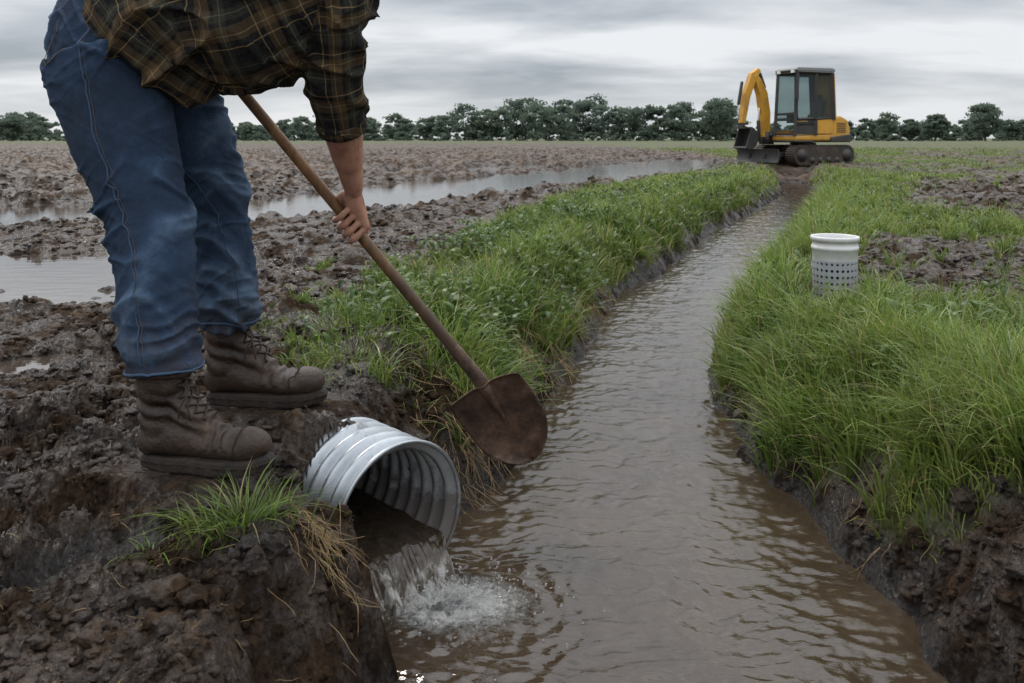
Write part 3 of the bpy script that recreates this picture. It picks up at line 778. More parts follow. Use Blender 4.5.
pc=fl.mix(fl.ramp(fl.noise(90,5,.7),[(.4,0),(.9,.35)]),pc,(.10,.09,.075))
fl.set(Base_Color=pc);fl.set(Normal=fl.bump(fl.noise(60,6,.7),.003,.7))
b=MB();dn=(Wr-El).normalized();b.tube([(cuff-dn*.030,.0655),(cuff-dn*.014,.0675),(cuff+dn*.006,.0655)],n=28,sub=3,round_ends=False)
cf=b.obj('rolled_cuff',fl.m,man);cc=getco(cf.data);addattr(cf.data,'plaid',np.stack([cc[:,2]+1.2,cc[:,0]*1.4+2,cc[:,0]*0],1))
# hands
skin=M('skin',rough=.5,spec=.4);skin.b.inputs['Subsurface Weight'].default_value=.08;skin.b.inputs['Subsurface Radius'].default_value=(.01,.004,.002)
sk=skin.ramp(skin.noise(22,6,.65),[(.3,(.26,.115,.072)),(.55,(.40,.205,.135)),(.8,(.48,.285,.20))])
skin.set(Base_Color=skin.mix(skin.ramp(skin.noise(35,7,.8),[(.54,0),(.72,.65)]),sk,(.10,.06,.04)))
skin.set(Normal=skin.bump(skin.noise(90,5,.7),.0015,.9))
def hand(G,D,sgn,elbow,wr,name):
    C=Vector((0,-1,0));C=(C-D*C.dot(D)).normalized();Rv=D.cross(C).normalized()
    if sgn<0: Rv=-Rv
    def pt(off,th,r): 
        th=math.radians(th);return G+D*off*1.0+(-Rv*math.cos(th)+C*math.sin(th))*r
    b=MB()
    fing=[(.046,1.0,.0100,-6),(.022,1.06,.0104,0),(-.003,1.0,.0100,4),(-.027,.82,.0090,8)]
    wrist=wr;kns=[]
    for off,ln,r,tw in fing:
        kn=pt(off,40,.043);kns.append(kn)
        o2=off
        pip=pt(o2+.004,40+66*ln,.0395);dip=pt(o2+.006,40+66*ln+52,.0310);tip=pt(o2+.004,40+66*ln+52+50*ln,.0270)
        b.tube([(kn+(wrist-kn)*.12,r*1.10),(kn,r*1.14),(kn.lerp(pip,.5)+(pt(o2,75,.044)-pt(o2,75,.036))*.5,r*.93),(pip,r*1.07),(pip.lerp(dip,.5)+(pt(o2,130,.040)-pt(o2,130,.036)),r*.90),(dip,r*.95),(tip,r*.80)],n=12,sub=4)
        b.tube([(wrist+(kn-wrist)*.1,.018),(wrist+(kn-wrist)*.5+Rv*.004,.0165),(kn,.0120)],n=12,sub=3)
        pm_=pt(off*.9,-5,.030);b.tube([(wrist.lerp(pm_,.4),.015),(pm_,.0135),(pt(off,25,.034),.0125)],n=10,sub=3)
    cmc=pt(-.050,-45,.026);mcp=pt(-.002,-44,.038);ip=pt(.036,-52,.036);tp=pt(.066,-62,.029)
    b.tube([(wrist.lerp(cmc,.6),.017),(cmc,.0190),(mcp,.0138),(ip,.0122),(tp,.0102)],n=12,sub=4)
    b.tube([(wrist,.031,.025),(wrist.lerp(pt(-.03,0,.03),.5),.031,.021),(pt(-.02,0,.028),.022,.014)],n=14,sub=3,ref=C)
    dn=(wrist-elbow)
    b.tube([(elbow+dn*.05,.055),(elbow+dn*.35,.056,.054),(elbow+dn*.6,.050,.046),(elbow+dn*.82,.041,.035),(wrist,.036,.028)],n=20,sub=4,ref=C)
    for kn in kns: b.tube([(wrist.lerp(kn,.25)-Rv*.016,.003),(wrist.lerp(kn,.7)-Rv*.014,.003),(kn-Rv*.004,.004)],n=6,sub=3)
    return remeshed(b,name,skin.m,.0024,2,man),pt
G=T0.lerp(S1,.41)
h,pt=hand(G,D,1,El,Wr,'right_forearm_and_hand')
hand(T0-D*.16,D,-1,EL,T0-D*.23+Vector((.035,.03,.02)),'left_forearm_and_hand')
# head (above the frame)
b=MB();hc=Vector((-.235,YT,1.50))
rt=Matrix.Rotation(math.radians(38),3,'Y')
b.ell(hc,(.098,.077,.118),24,16,rt);b.tube([(Vector((-.37,YT,1.34)),.068),(Vector((-.30,YT,1.42)),.060)],n=18,sub=3)
def hp(x,y,z): return hc+rt@Vector((x,y,z))
b.ell(hp(.055,0,-.075),(.042,.045,.040),14,8);b.tube([(hp(.092,0,.02),.009),(hp(.112,0,-.022),.014)],n=10)
for s_ in(-1,1):
    b.ell(hp(-.005,s_*.080,-.012),(.018,.008,.030),10,8,rt);b.ell(hp(.082,s_*.034,.028),(.014,.026,.008),10,6,rt)
b.ell(hp(.090,0,-.055),(.012,.026,.006),10,6,rt)
remeshed(b,'head',skin.m,.004,3,man)
hr=M('brown_hair',rough=.8);hr.set(Base_Color=hr.ramp(hr.noise(60,4),[(.3,(.02,.012,.008)),(.7,(.07,.04,.022))]))
b=MB();b.ell(hp(-.020,0,.025),(.100,.083,.112),22,14,rt);b.obj('hair',hr.m,man)
ew=M('eye',rough=.15,col=(.75,.73,.7));ed=M('iris',rough=.1,col=(.03,.02,.015));b=MB();b2=MB()
for s_ in(-1,1):
    b.ell(hp(.084,s_*.033,.008),(.011,.011,.011),12,8);b2.ell(hp(.0935,s_*.033,.006),(.003,.005,.005),10,6)
b.obj('eyes',ew.m,man);b2.obj('irises',ed.m,man)
# boots
lea=M('muddy_leather',rough=.5)
lc=lea.ramp(lea.noise(9,9,.75),[(.34,(.014,.0075,.005)),(.52,(.046,.0255,.0150)),(.70,(.120,.072,.044))])
lp=lea.n('ShaderNodeSeparateXYZ',{0:lea.n('ShaderNodeNewGeometry').outputs['Position']})
lm=lea.ramp(lea.math('SUBTRACT',lea.math('MULTIPLY',lea.noise(16,8,.75),.8),lea.math('MULTIPLY',lp.outputs[2],3.2)),[(.0,0),(.26,.9)])
lea.set(Base_Color=lea.mix(lm,lc,(.046,.029,.018)));lea.set(Roughness=lea.mix(lm,lea.ramp(lea.noise(20,5),[(.3,.26),(.7,.58)]),(.6,.6,.6)))
lea.set(Normal=lea.bump(lea.noise(45,9,.75),.0055,.9,lea.bump(lea.noise(10,6,.7),.014,.7)))
sol=M('muddy_sole',rough=.7);sol.set(Base_Color=sol.ramp(sol.noise(24,7,.7),[(.3,(.008,.006,.0045)),(.65,(.045,.029,.019))]));sol.set(Normal=sol.bump(sol.noise(40,8,.75),.010,1))
lace=M('boot_lace',rough=.8,col=(.030,.019,.012))
def boot(org,yaw,sc,sd):
    e=empty('work_boot');e.parent=man;e.location=org;e.rotation_euler=(0,0,yaw);e.scale=(sc,sc,sc)
    b=MB()
    b.tube([((-.045,0,.062),.040,.042),((.02,0,.066),.041,.045),((.09,0.002,.056),.047,.038),((.145,.004,.050),.050,.034),((.192,.004,.047),.043,.031)],n=20,sub=4)
    b.tube([((-.036,0,.075),.042,.050),((-.038,0,.13),.045,.052),((-.034,0,.19),.052,.060),((-.032,0,.232),.055,.064)],n=20,sub=4,round_ends=False)
    b.tube([((-.005,0,.155),.036,.036),((.035,0,.118),.037,.035),((.085,0,.082),.036,.030)],n=16,sub=4)
    b.ell((.185,.004,.055),(.052,.046,.036));b.ell((-.060,0,.06),(.034,.037,.050))
    o=remeshed(b,'leather_upper',lea.m,.0036,4,e);c=getco(o.data);no=getno(o.data)
    x,y,z=c.T
    cr=.0045*np.exp(-((x-.115)/.035)**2)*np.sin(x*230+4*vn3(x*20,y*20,z*20,sd))*(z>.05)
    cr+=.0045*np.exp(-((z-.135)/.035)**2)*np.sin(z*170+x*60+3*vn3(x*15,y*15,z*15,sd))
    cr+=.0045*vn3(x*22,y*22,z*22,sd+3)
    c=c+no*cr[:,None];c[:,2]=np.maximum(c[:,2],.016);setco(o.data,c)
    pts=[]
    for k_ in range(96):
        a_=2*math.pi*k_/96;cx=math.cos(a_);sy_=math.sin(a_)
        xx=.078+.166*cx;w_=.050+.004*cx-.010*math.exp(-((xx-.045)/.04)**2);yy=w_*math.copysign(abs(sy_)**.72,sy_)+.003
        pts.append((xx,yy))
    v=[];n=len(pts)
    for zz,k_,lug in ((-.010,.95,1),(-.006,.99,1),(.006,1.0,1),(.010,1.01,0),(.019,.985,0),(.023,.90,0)):
        for ii,(px,py) in enumerate(pts):
            kk_=k_-(.035 if lug and ii%4<2 else 0)
            v.append((.078+(px-.078)*kk_,py*kk_,zz+(.010 if px>.19 else 0)*(px-.19)/.05))
    f=[tuple(range(n))[::-1],tuple(range(5*n,6*n))]
    for r_ in range(5):
        for i in range(n): f.append((r_*n+i,r_*n+(i+1)%n,(r_+1)*n+(i+1)%n,(r_+1)*n+i))
    b=MB();b.add(v,f);b.obj('sole',sol.m,e,smooth=False)
    b=MB()
    b.prism([(-.080,-.030),(.012,-.030),(.005,-.010),(-.086,-.010)],-.038,.040);b.obj('heel',sol.m,e,smooth=False,bevel=.004)
    bvv=BVHTree.FromPolygons([q.co[:] for q in o.data.vertices],[q.vertices[:] for q in o.data.polygons])
    b=MB();b2=MB()
    def on(p): h=bvv.find_nearest(Vector(p));return h[0]+h[1]*.0025
    rows=[(.088,.118),(.068,.135),(.048,.150),(.032,.168),(.026,.19),(.026,.212)]
    for i in range(len(rows)-1):
        for s_ in(-1,1):
            a0=Vector((rows[i][0],s_*.026,rows[i][1]));a1=Vector((rows[i+1][0],-s_*.026,rows[i+1][1]))
            b.tube([(on(a0.lerp(a1,t)),.0023) for t in (0,.2,.4,.6,.8,1)],n=6,sub=2,round_ends=False)
            b2.ell(on(a0),(.0045,.0045,.0045),8,6)
    for dx in (0,1):
        b.tube([(on((.03,-.01,.20)),.002),(Vector((.055,-.04-.01*dx,.185)),.002),(Vector((.045+.02*dx,-.06,.15)),.002),(Vector((.04+.03*dx,-.055,.125)),.002)],n=6,sub=4)
    b.obj('laces',lace.m,e);b2.obj('eyelets',lace.m,e)
    q=[]
    for k_ in range(33):
        a_=math.pi*(-.62+1.24*k_/32);q.append((on((.165,.06*math.sin(a_),.05+.06*math.cos(a_))),.0018))
    b=MB();b.tube(q,n=5,sub=1,round_ends=False);b.obj('toe_seam',lace.m,e)
    q=[(on((-.034+.065*math.cos(2*math.pi*k_/32),.06*math.sin(2*math.pi*k_/32),.216)),.0065) for k_ in range(33)]
    b=MB();b.tube(q,n=8,sub=1,ref=(0,0,1),round_ends=False);b.obj('collar',lea.m,e)
boot((-.795,2.01,.012),math.radians(-9),1.0,1)
boot((-.805,2.50,.012),math.radians(-4),1.08,9)
# ------------------------------------------------------------------ excavator
ex=empty('mini_excavator',(8.42,24.6,0));ex.rotation_euler=(0,0,math.radians(180+24))
yl=M('yellow_paint',rough=.4);yl.set(Base_Color=yl.mix(yl.ramp(yl.noise(3,8,.75),[(.45,0),(.75,.75)]),(.62,.31,.03),(.20,.12,.05)))
bk=M('black_steel',rough=.5);bk.set(Base_Color=bk.ramp(bk.noise(3,7,.7),[(.3,(.016,.016,.017)),(.7,(.05,.042,.035))]))
rb=M('muddy_track',rough=.85);rb.set(Base_Color=rb.ramp(rb.noise(5,7,.7),[(.3,(.018,.015,.013)),(.7,(.085,.062,.045))]))
gl=M('cab_glass',rough=.04,col=(.10,.12,.12),ior=1.45)
gt=gl.n('ShaderNodeBsdfTransparent',{'Color':(.80,.86,.86,1)});gx_=gl.n('ShaderNodeMixShader',{0:.82,1:gl.b.outputs[0],2:gt.outputs[0]});gl.nt.links.new(gx_.outputs[0],gl.out.inputs[0])
grr=M('grey_roof',rough=.5,col=(.20,.20,.20));sil=M('cylinder_rod',rough=.2,metal=1,col=(.6,.6,.6))
GZ=.03
for sd_,nm in ((-1,'track_a'),(1,'track_b')):
    b=MB();prof=[];nn=14
    for k_ in range(nn+1):
        a_=math.pi/2+math.pi*k_/nn;prof.append((-.82+.25*math.cos(a_),GZ+.27+.25*math.sin(a_)))
    for k_ in range(nn+1):
        a_=-math.pi/2+math.pi*k_/nn;prof.append((.82+.25*math.cos(a_),GZ+.27+.25*math.sin(a_)))
    y0=sd_*.68-.17;b.prism(prof,y0,y0+.34)
    for i in range(len(prof)):
        p,q=Vector((prof[i][0],0,prof[i][1])),Vector((prof[(i+1)%len(prof)][0],0,prof[(i+1)%len(prof)][1]))
        ns_=max(1,int((q-p).length/.095))
        for k_ in range(ns_):
            r_=p.lerp(q,k_/ns_);dd=(q-p).normalized();a_=math.atan2(dd.z,dd.x);b.box((r_.x+dd.z*.012,y0+.17,r_.z-dd.x*.012),(.045,.36,.05),Matrix.Rotation(-a_,3,'Y'))
    b.obj(nm,rb.m,ex,smooth=False)
    b=MB()
    for wx_ in (-.82,-.45,-.15,.15,.45,.82):
        r_=.18 if abs(wx_)>.8 else .09;zz=GZ+(.27 if abs(wx_)>.8 else .13)
        for ysd in (-1,1):
            b.tube([((wx_,sd_*.68+ysd*.15,zz),r_),((wx_,sd_*.68+ysd*.185,zz),r_)],n=18,sub=1,ref=(1,0,0),round_ends=False)
    b.obj(nm+'_rollers',bk.m,ex)
b=MB();b.box((0,0,GZ+.38),(1.0,1.1,.22));b.tube([((0,0,GZ+.46),.38),((0,0,GZ+.62),.36)],n=28,sub=1,ref=(1,0,0),round_ends=False);b.obj('undercarriage',bk.m,ex,smooth=False)
b=MB();bp=[]
for k_ in range(8):
    a_=-.9+1.8*k_/7;bp.append((1.60-.14*math.cos(a_)+.20,GZ+.26+.24*math.sin(a_)))
bp2=[(p[0]-.05,p[1]) for p in bp][::-1];b.prism(bp+bp2,-.86,.86)
for s_ in(-1,1): b.box((1.15,s_*.32,GZ+.28),(1.1,.10,.13),Matrix.Rotation(.06,3,'Y'))
b.obj('dozer_blade',bk.m,ex,smooth=False,bevel=.008)
b=MB();b.prism([(-1.02,.70),(.98,.70),(.98,.84),(.2,.88),(-.40,.90),(-.40,1.34),(-.70,1.42),(-.98,1.30),(-1.08,1.0)],-.74,.74);b.obj('engine_house',yl.m,ex,smooth=False,bevel=.05)
b=MB();b.prism([(-1.06,.66),(-.3,.66),(-.3,.80),(-1.10,.90)],-.77,.77);b.prism([(.3,.655),(1.0,.655),(1.0,.72),(.3,.72)],-.76,.76);b.obj('counterweight',bk.m,ex,smooth=False,bevel=.03)
b=MB()
for k_ in range(6): b.box((-.72,.745,.95+.05*k_),(.34,.012,.022))
for k_ in range(6): b.box((-.72,-.745,.95+.05*k_),(.34,.012,.022))
b.obj('vents',bk.m,ex,smooth=False)
cy0,cy1=-.06,.74
def bar(b,p,q,w=.07,d=.07):
    p=Vector(p);q=Vector(q);b.tube([(p,w/2*1.25),(q,w/2*1.25)],n=4,sub=1,ref=(0,1,0),round_ends=False)
b=MB()
zf,zt_=.86,2.62
for yy in (cy0,cy1):
    bar(b,(.98,yy,.84),(.86,yy,zt_),.095);bar(b,(-.42,yy,1.3),(-.36,yy,zt_),.15);bar(b,(.22,yy,.86),(.20,yy,zt_),.10);bar(b,(-.42,yy,1.34),(.96,yy,1.30),.07);bar(b,(-.40,yy,zt_),(.9,yy,zt_),.12)
for xx,zz in ((.98,.88),(.86,zt_),(-.37,zt_),(-.42,1.36),(.93,1.45)): bar(b,(xx,cy0,zz),(xx,cy1,zz),.07)
b.prism([(.20,.88),(.93,.88),(.93,1.12),(.20,1.14)],cy1-.02,cy1+.012)
b.obj('cab_frame',bk.m,ex,smooth=False)
b=MB();b.prism([(-.40,.9),(.18,.9),(.18,1.28),(-.40,1.32)],cy1-.02,cy1+.016);b.prism([(-.40,.9),(.95,.9),(.95,1.0),(-.40,1.0)],cy0-.01,cy0+.02);b.prism([(-.52,1.30),(-.42,1.30),(-.40,2.60),(-.46,2.60)],cy0,cy1+.03);b.obj('cab_lower_panels',yl.m,ex,smooth=False,bevel=.008)
b=MB();b.prism([(-.46,zt_+.03),(.93,zt_+.03),(.95,zt_+.07),(.88,zt_+.13),(-.38,zt_+.14),(-.48,zt_+.09)],cy0-.04,cy1+.04);b.obj('cab_roof',grr.m,ex,smooth=False,bevel=.02)
b=MB();b.prism([(-.385,1.37),(.17,1.36),(.17,2.58),(-.34,2.58)],cy1-.006,cy1);b.prism([(.24,1.16),(.92,1.15),(.84,2.58),(.23,2.58)],cy1-.006,cy1)
b.prism([(-.385,1.37),(.17,1.36),(.17,2.58),(-.34,2.58)],cy0,cy0+.006);b.prism([(.24,1.36),(.92,1.35),(.84,2.58),(.23,2.58)],cy0,cy0+.006)
b.box((.925,(cy0+cy1)/2,1.75),(.008,cy1-cy0-.08,1.6),Matrix.Rotation(-.065,3,'Y'));b.obj('cab_windows',gl.m,ex,smooth=False)
b=MB();b.box((0,.34,1.12),(.46,.46,.14));b.box((-.20,.34,1.50),(.12,.44,.66),Matrix.Rotation(-.15,3,'Y'));b.box((-.24,.34,1.92),(.08,.26,.18));b.box((.0,.34,.96),(.3,.3,.2))
for s_ in(-1,1):
    b.box((.18,.34+s_*.26,1.15),(.4,.09,.18));b.tube([((.33,.34+s_*.26,1.2),.015),((.36,.34+s_*.26,1.42),.025)],n=8,sub=1)
b.box((.72,.34,1.35),(.12,.3,.3));b.obj('operator_seat',bk.m,ex,smooth=False,bevel=.03)
# boom, arm, bucket
yb=-.34
def beam(b,pts,w):
    n=len(pts)
    for i in range(n-1):
        (x0,z0_,h0),(x1,z1_,h1)=pts[i],pts[i+1];d=Vector((x1-x0,0,z1_-z0_)).normalized();nn_=Vector((-d.z,0,d.x))
        poly=[(x0-nn_.x*h0/2-d.x*.02,z0_-nn_.z*h0/2-d.z*.02),(x1-nn_.x*h1/2+d.x*.02,z1_-nn_.z*h1/2+d.z*.02),(x1+nn_.x*h1/2+d.x*.02,z1_+nn_.z*h1/2+d.z*.02),(x0+nn_.x*h0/2-d.x*.02,z0_+nn_.z*h0/2-d.z*.02)]
        b.prism(poly,yb-w/2+.003*i,yb+w/2-.003*i)
b=MB();beam(b,[(1.12,.82,.22),(1.12,1.50,.28),(1.22,2.05,.28),(1.40,2.42,.20),(1.50,2.56,.13)],.22);b.obj('boom',yl.m,ex,smooth=False,bevel=.015)
b=MB();beam(b,[(1.36,2.72,.12),(1.54,2.56,.22),(1.78,2.0,.22),(1.92,1.22,.13)],.18);b.obj('dipper_arm',yl.m,ex,smooth=False,bevel=.012)
b=MB();b.box((1.05,yb,.78),(.26,.34,.36));b.tube([((1.06,yb-.2,.86),.06),((1.06,yb+.2,.86),.06)],n=12,sub=1,ref=(1,0,0))
b.tube([((1.30,yb+.0,.72),.05),((1.34,yb,1.25),.05)],n=12,sub=1);b.tube([((1.12,yb,2.25),.05),((1.28,yb,2.62),.05)],n=12,sub=1);b.tube([((1.92,yb,2.35),.045),((2.04,yb,1.75),.045)],n=12,sub=1)
for i in range(5):
    q=[((1.12+.02*i,yb-.13-.01*i,.9),.014),((1.08+.02*i,yb-.15,1.5),.014),((1.15+.02*i,yb-.14,2.1),.014),((1.36,yb-.13,2.45),.014)]
    b.tube(q,n=6,sub=3)
b.obj('hydraulics',bk.m,ex,smooth=True)
b=MB();b.tube([((1.34,yb,1.25),.028),((1.30,yb,1.62),.028)],n=10,sub=1);b.tube([((1.28,yb,2.62),.026),((1.36,yb,2.72),.026)],n=10,sub=1);b.tube([((2.04,yb,1.75),.024),((2.04,yb,1.30),.024)],n=10,sub=1);b.obj('cylinder_rods',sil.m,ex)
b=MB();bp=[];bx0=1.86;bz0=.78
for k_ in range(11):
    a_=math.radians(100+k_*20);bp.append((bx0+.29*math.cos(a_),bz0+.32*math.sin(a_)))
inn=[(bx0+(p[0]-bx0)*.86,bz0+(p[1]-bz0)*.86) for p in bp][::-1];b.prism(bp+inn,yb-.28,yb+.28)
for ysd in(-.27,.27): b.prism([bp[0]]+bp[1:]+[(bx0+.08,bz0-.1)],yb+ysd-.012,yb+ysd+.012)
b.box((bx0+.05,yb,1.16),(.10,.14,.20))
for k_ in range(4): b.box((bx0+.05,yb-.21+.14*k_,.48),(.14,.05,.03))
b.obj('bucket',bk.m,ex,smooth=False)
lt=M('work_light',rough=.2,col=(.75,.75,.7));b=MB();b.box((.93,cy0+.12,zt_+.02),(.06,.12,.08));b.box((.93,cy1-.12,zt_+.02),(.06,.12,.08));b.obj('work_lights',lt.m,ex,smooth=False)
b=MB();bar(b,(.9,cy1+.03,1.3),(1.02,cy1+.12,1.9),.03);b.box((1.04,cy1+.14,2.0),(.03,.14,.26));b.obj('mirror',bk.m,ex,smooth=False)
# ------------------------------------------------------------------ trees
tm=M('tree_leaves',rough=.85,spec=.05);a=tm.attr('tc')
tcol=tm.ramp(a[0],[(0,(.055,.080,.046)),(.5,(.105,.145,.070)),(1,(.18,.225,.105))])
tcol=tm.mix(.36,tcol,(.20,.245,.25));tm.set(Base_Color=tcol)  # aerial haze mixed straight into the leaf colour
tr=tm.n('ShaderNodeBsdfTranslucent',{'Color':tcol});mx=tm.n('ShaderNodeMixShader',{0:.45,1:tm.b.outputs[0],2:tr.outputs[0]});tm.nt.links.new(mx.outputs[0],tm.out.inputs[0])
bark=M('bark',rough=.9);bark.set(Base_Color=bark.ramp(bark.noise(3,6),[(.3,(.05,.042,.035)),(.7,(.12,.10,.085))]))
def tree_quads(base,H,Wc,low=.18,ncl=24,per=38,qs=.55,bright=0):
    V=[];C=[]
    for i in range(ncl):
        th=rng.uniform(0,2*math.pi);ph=rng.uniform(-1,1);rr_=rng.uniform(.3,1)**.5
        hz=(low+1)/2+ph*(1-low)/2*.86
        prof=math.sqrt(max(1-ph*ph,.05))*(1.0 if ph>-.2 else .95)
        cc=np.array([base[0]+math.cos(th)*Wc/2*prof*rr_*.85,base[1]+math.sin(th)*Wc/2*prof*rr_*.85,base[2]+H*hz])
        cr=rng.uniform(.06,.14)*H
        tone=np.clip(rng.uniform(.0,.8)+bright,0,1)
        d=rng.normal(0,1,(per,3));d/=np.linalg.norm(d,axis=1)[:,None];rad=cr*rng.uniform(.2,1.25,per)**.8
        p=cc+d*rad[:,None]*np.array([1.45,1.45,.65])
        e1=rng.normal(0,1,(per,3));e1/=np.linalg.norm(e1,axis=1)[:,None];e2=np.cross(rng.normal(0,1,(per,3)),e1);e2/=np.linalg.norm(e2,axis=1)[:,None]
        s_=qs*rng.uniform(.4,1.1,(per,1))
        q=np.stack([p-e1*s_-e2*s_*.6,p+e1*s_*.3-e2*s_,p+e1*s_+e2*s_*.5,p-e1*s_*.4+e2*s_],1)
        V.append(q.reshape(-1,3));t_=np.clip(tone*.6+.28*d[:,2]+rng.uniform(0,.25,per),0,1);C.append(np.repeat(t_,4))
    return np.concatenate(V),np.concatenate(C)
def tree_obj(name,specs,parent=None):
    VV=[];CC=[]
    for s_ in specs:
        v,c_=tree_quads(*s_);VV.append(v);CC.append(c_)
    V=np.concatenate(VV);C=np.concatenate(CC);F=np.arange(len(V)).reshape(-1,4)
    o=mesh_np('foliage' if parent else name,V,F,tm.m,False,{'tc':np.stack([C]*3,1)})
    if parent: o.parent=parent
    return o
def prof_h(px):
    return np.interp(px,[-400,0,40,60,120,230,260,340,400,440,470,500,560,640,690,735,745,840,850,900,930,1010,1060,1500],
                        [6,7.5,7.8,5.5,6,5,5.5,7.4,7.2,7.4,9.6,11.0,11.8,11.2,11.6,10.8,5.2,5.0,6.4,7.6,5.8,5.5,6.5,6.5])
specs=[];tb=MB()
x=-215.0
while x<240:
    Y_=rng.uniform(222,250);px=512+x*850/Y_
    H=float(prof_h(px))*rng.uniform(.74,1.14)*Y_/230
    specs.append(((x,Y_,-.3),H,H*rng.uniform(.8,1.15),.06,30,52,.26+.012*H,rng.uniform(-.2,.3)))
    tb.tube([((x,Y_,-.5),.02*H),((x+rng.uniform(-.3,.3),Y_,H*.3),.016*H),((x+rng.uniform(-.8,.8),Y_,H*.7),.008*H)],n=6,sub=1)
    x+=rng.uniform(2.2,4.4)
x=-260.0
while x<290:
    Y_=rng.uniform(255,290);specs.append(((x,Y_,-.5),rng.uniform(4.0,6.8),rng.uniform(7,10),.0,16,30,.55,.1));x+=rng.uniform(3.5,6)
x=-190.0
while x<210:
    Y_=rng.uniform(214,220);specs.append(((x,Y_,-.4),rng.uniform(1.4,3.2),rng.uniform(4,6),.0,9,28,.30,rng.uniform(-.1,.3)));x+=rng.uniform(2.4,5.0)
tree_obj('distant_tree_line',specs);tb.obj('tree_line_trunks',bark.m)
for (px,H_,W_,Yd) in ((720,10.0,9.5,200),(985,9.2,8.5,205),(935,6.6,7.0,205),(12,6.2,7,205),(910,5.6,6,215)):
    e=empty('field_tree');X_=(px-512)/850*Yd
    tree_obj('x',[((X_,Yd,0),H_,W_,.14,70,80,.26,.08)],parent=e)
    b=MB();b.tube([((X_,Yd,-.3),.32),((X_+.1,Yd,1.6),.24),((X_-.1,Yd,H_*.5),.14),((X_,Yd,H_*.85),.04)],n=8,sub=2)
    for k_ in range(6):
        a_=k_*1.05;b.tube([((X_,Yd,H_*(.2+.07*k_)),.10),((X_+math.cos(a_)*W_*.3,Yd+math.sin(a_)*W_*.3,H_*(.4+.08*k_)),.03)],n=6,sub=1)
    b.obj('trunk',bark.m,e)
# ------------------------------------------------------------------ world
w=bpy.data.worlds.new('World');scene.world=w;w.use_nodes=True;nt=w.node_tree
for n_ in list(nt.nodes): nt.nodes.remove(n_)
def wn(t,**kw):
    n_=nt.nodes.new(t)
    for k_,v_ in kw.items(): setattr(n_,k_,v_)
    return n_
out=wn('ShaderNodeOutputWorld');bg=wn('ShaderNodeBackground');nt.links.new(bg.outputs[0],out.inputs[0])
sky=wn('ShaderNodeTexSky',sky_type='NISHITA',sun_disc=False);sky.sun_elevation=math.radians(48);sky.sun_rotation=math.radians(-35)
tc=wn('ShaderNodeTexCoord');sx_=wn('ShaderNodeSeparateXYZ');nt.links.new(tc.outputs['Generated'],sx_.inputs[0])
def wm(op,a,b=0.0):
    n_=wn('ShaderNodeMath',operation=op)
    for k_,v_ in ((0,a),(1,b)):
        if isinstance(v_,bpy.types.NodeSocket): nt.links.new(v_,n_.inputs[k_])
        else: n_.inputs[k_].default_value=v_
    return n_.outputs[0]
zc=wm('MAXIMUM',sx_.outputs[2],0.0);den_=wm('ADD',zc,.15)
cb=wn('ShaderNodeCombineXYZ');nt.links.new(wm('DIVIDE',sx_.outputs[0],den_),cb.inputs[0]);nt.links.new(wm('DIVIDE',sx_.outputs[1],den_),cb.inputs[1])
def wnoise(sc,det,ro,off,dist=.3):
    mp=wn('ShaderNodeMapping');nt.links.new(cb.outputs[0],mp.inputs[0]);mp.inputs['Location'].default_value=off;mp.inputs['Scale'].default_value=(.62,1.0,1)
    n_=wn('ShaderNodeTexNoise');nt.links.new(mp.outputs[0],n_.inputs['Vector']);n_.inputs['Scale'].default_value=sc;n_.inputs['Detail'].default_value=det;n_.inputs['Roughness'].default_value=ro;n_.inputs['Distortion'].default_value=dist;return n_.outputs['Fac']
n_a=wnoise(.85,5,.5,(5.1,2.9,0),.3);n_b=wnoise(2.4,5,.55,(8.1,2.2,0),.2)
cf_=wm('ADD',wm('MULTIPLY',n_a,.8),wm('MULTIPLY',n_b,.2))
rp=wn('ShaderNodeValToRGB');nt.links.new(cf_,rp.inputs[0]);e=rp.color_ramp.elements
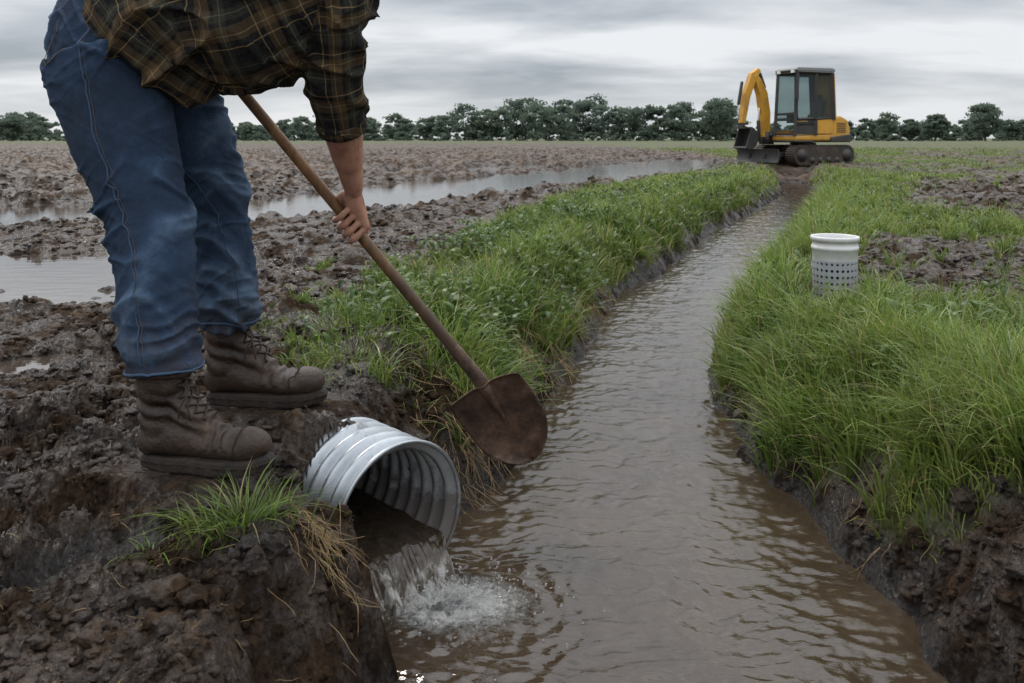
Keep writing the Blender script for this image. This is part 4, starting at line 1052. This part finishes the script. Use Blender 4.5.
e[0].position=.38;e[0].color=(.33,.365,.41,1);e[1].position=.60;e[1].color=(.80,.815,.84,1)
q=e.new(.48);q.color=(.53,.56,.60,1)
hz=wn('ShaderNodeValToRGB');nt.links.new(zc,hz.inputs[0]);e=hz.color_ramp.elements;e[0].position=0;e[0].color=(.75,.75,.75,1);e[1].position=.07;e[1].color=(0,0,0,1)
mx=wn('ShaderNodeMix',data_type='RGBA');nt.links.new(hz.outputs[0],mx.inputs[0]);nt.links.new(rp.outputs[0],mx.inputs[6]);mx.inputs[7].default_value=(.70,.73,.76,1)
mul=wm('ADD',1.0,wm('MULTIPLY',wm('MINIMUM',wm('MAXIMUM',wm('SUBTRACT',zc,.15),0.0),1.0),3.2))
vm=wn('ShaderNodeVectorMath',operation='SCALE');nt.links.new(mx.outputs[2],vm.inputs[0]);nt.links.new(mul,vm.inputs['Scale'])
vs=wn('ShaderNodeVectorMath',operation='SCALE');nt.links.new(sky.outputs[0],vs.inputs[0]);vs.inputs['Scale'].default_value=.008
va=wn('ShaderNodeVectorMath',operation='ADD');nt.links.new(vm.outputs[0],va.inputs[0]);nt.links.new(vs.outputs[0],va.inputs[1])
nt.links.new(va.outputs[0],bg.inputs[0]);bg.inputs[1].default_value=1.0
sd=bpy.data.lights.new('sun','SUN');sd.energy=1.5;sd.angle=math.radians(12);sd.color=(1,.94,.86);so_=bpy.data.objects.new('sun',sd);scene.collection.objects.link(so_)
so_.rotation_euler=Vector((-.45,.55,.95)).to_track_quat('Z','Y').to_euler()
# ------------------------------------------------------------------ camera
cam=bpy.data.cameras.new('camera');co=bpy.data.objects.new('camera',cam);scene.collection.objects.link(co);scene.camera=co
co.location=(0,0,CAMZ);co.rotation_euler=(math.radians(90),0,0);cam.sensor_width=36;cam.lens=850*36/1024;cam.shift_y=-203.5/1024;cam.clip_end=4000;cam.clip_start=.05
cam.dof.use_dof=True;cam.dof.focus_distance=2.4;cam.dof.aperture_fstop=11
scene.view_settings.view_transform='Standard';scene.view_settings.look='None';scene.view_settings.exposure=0
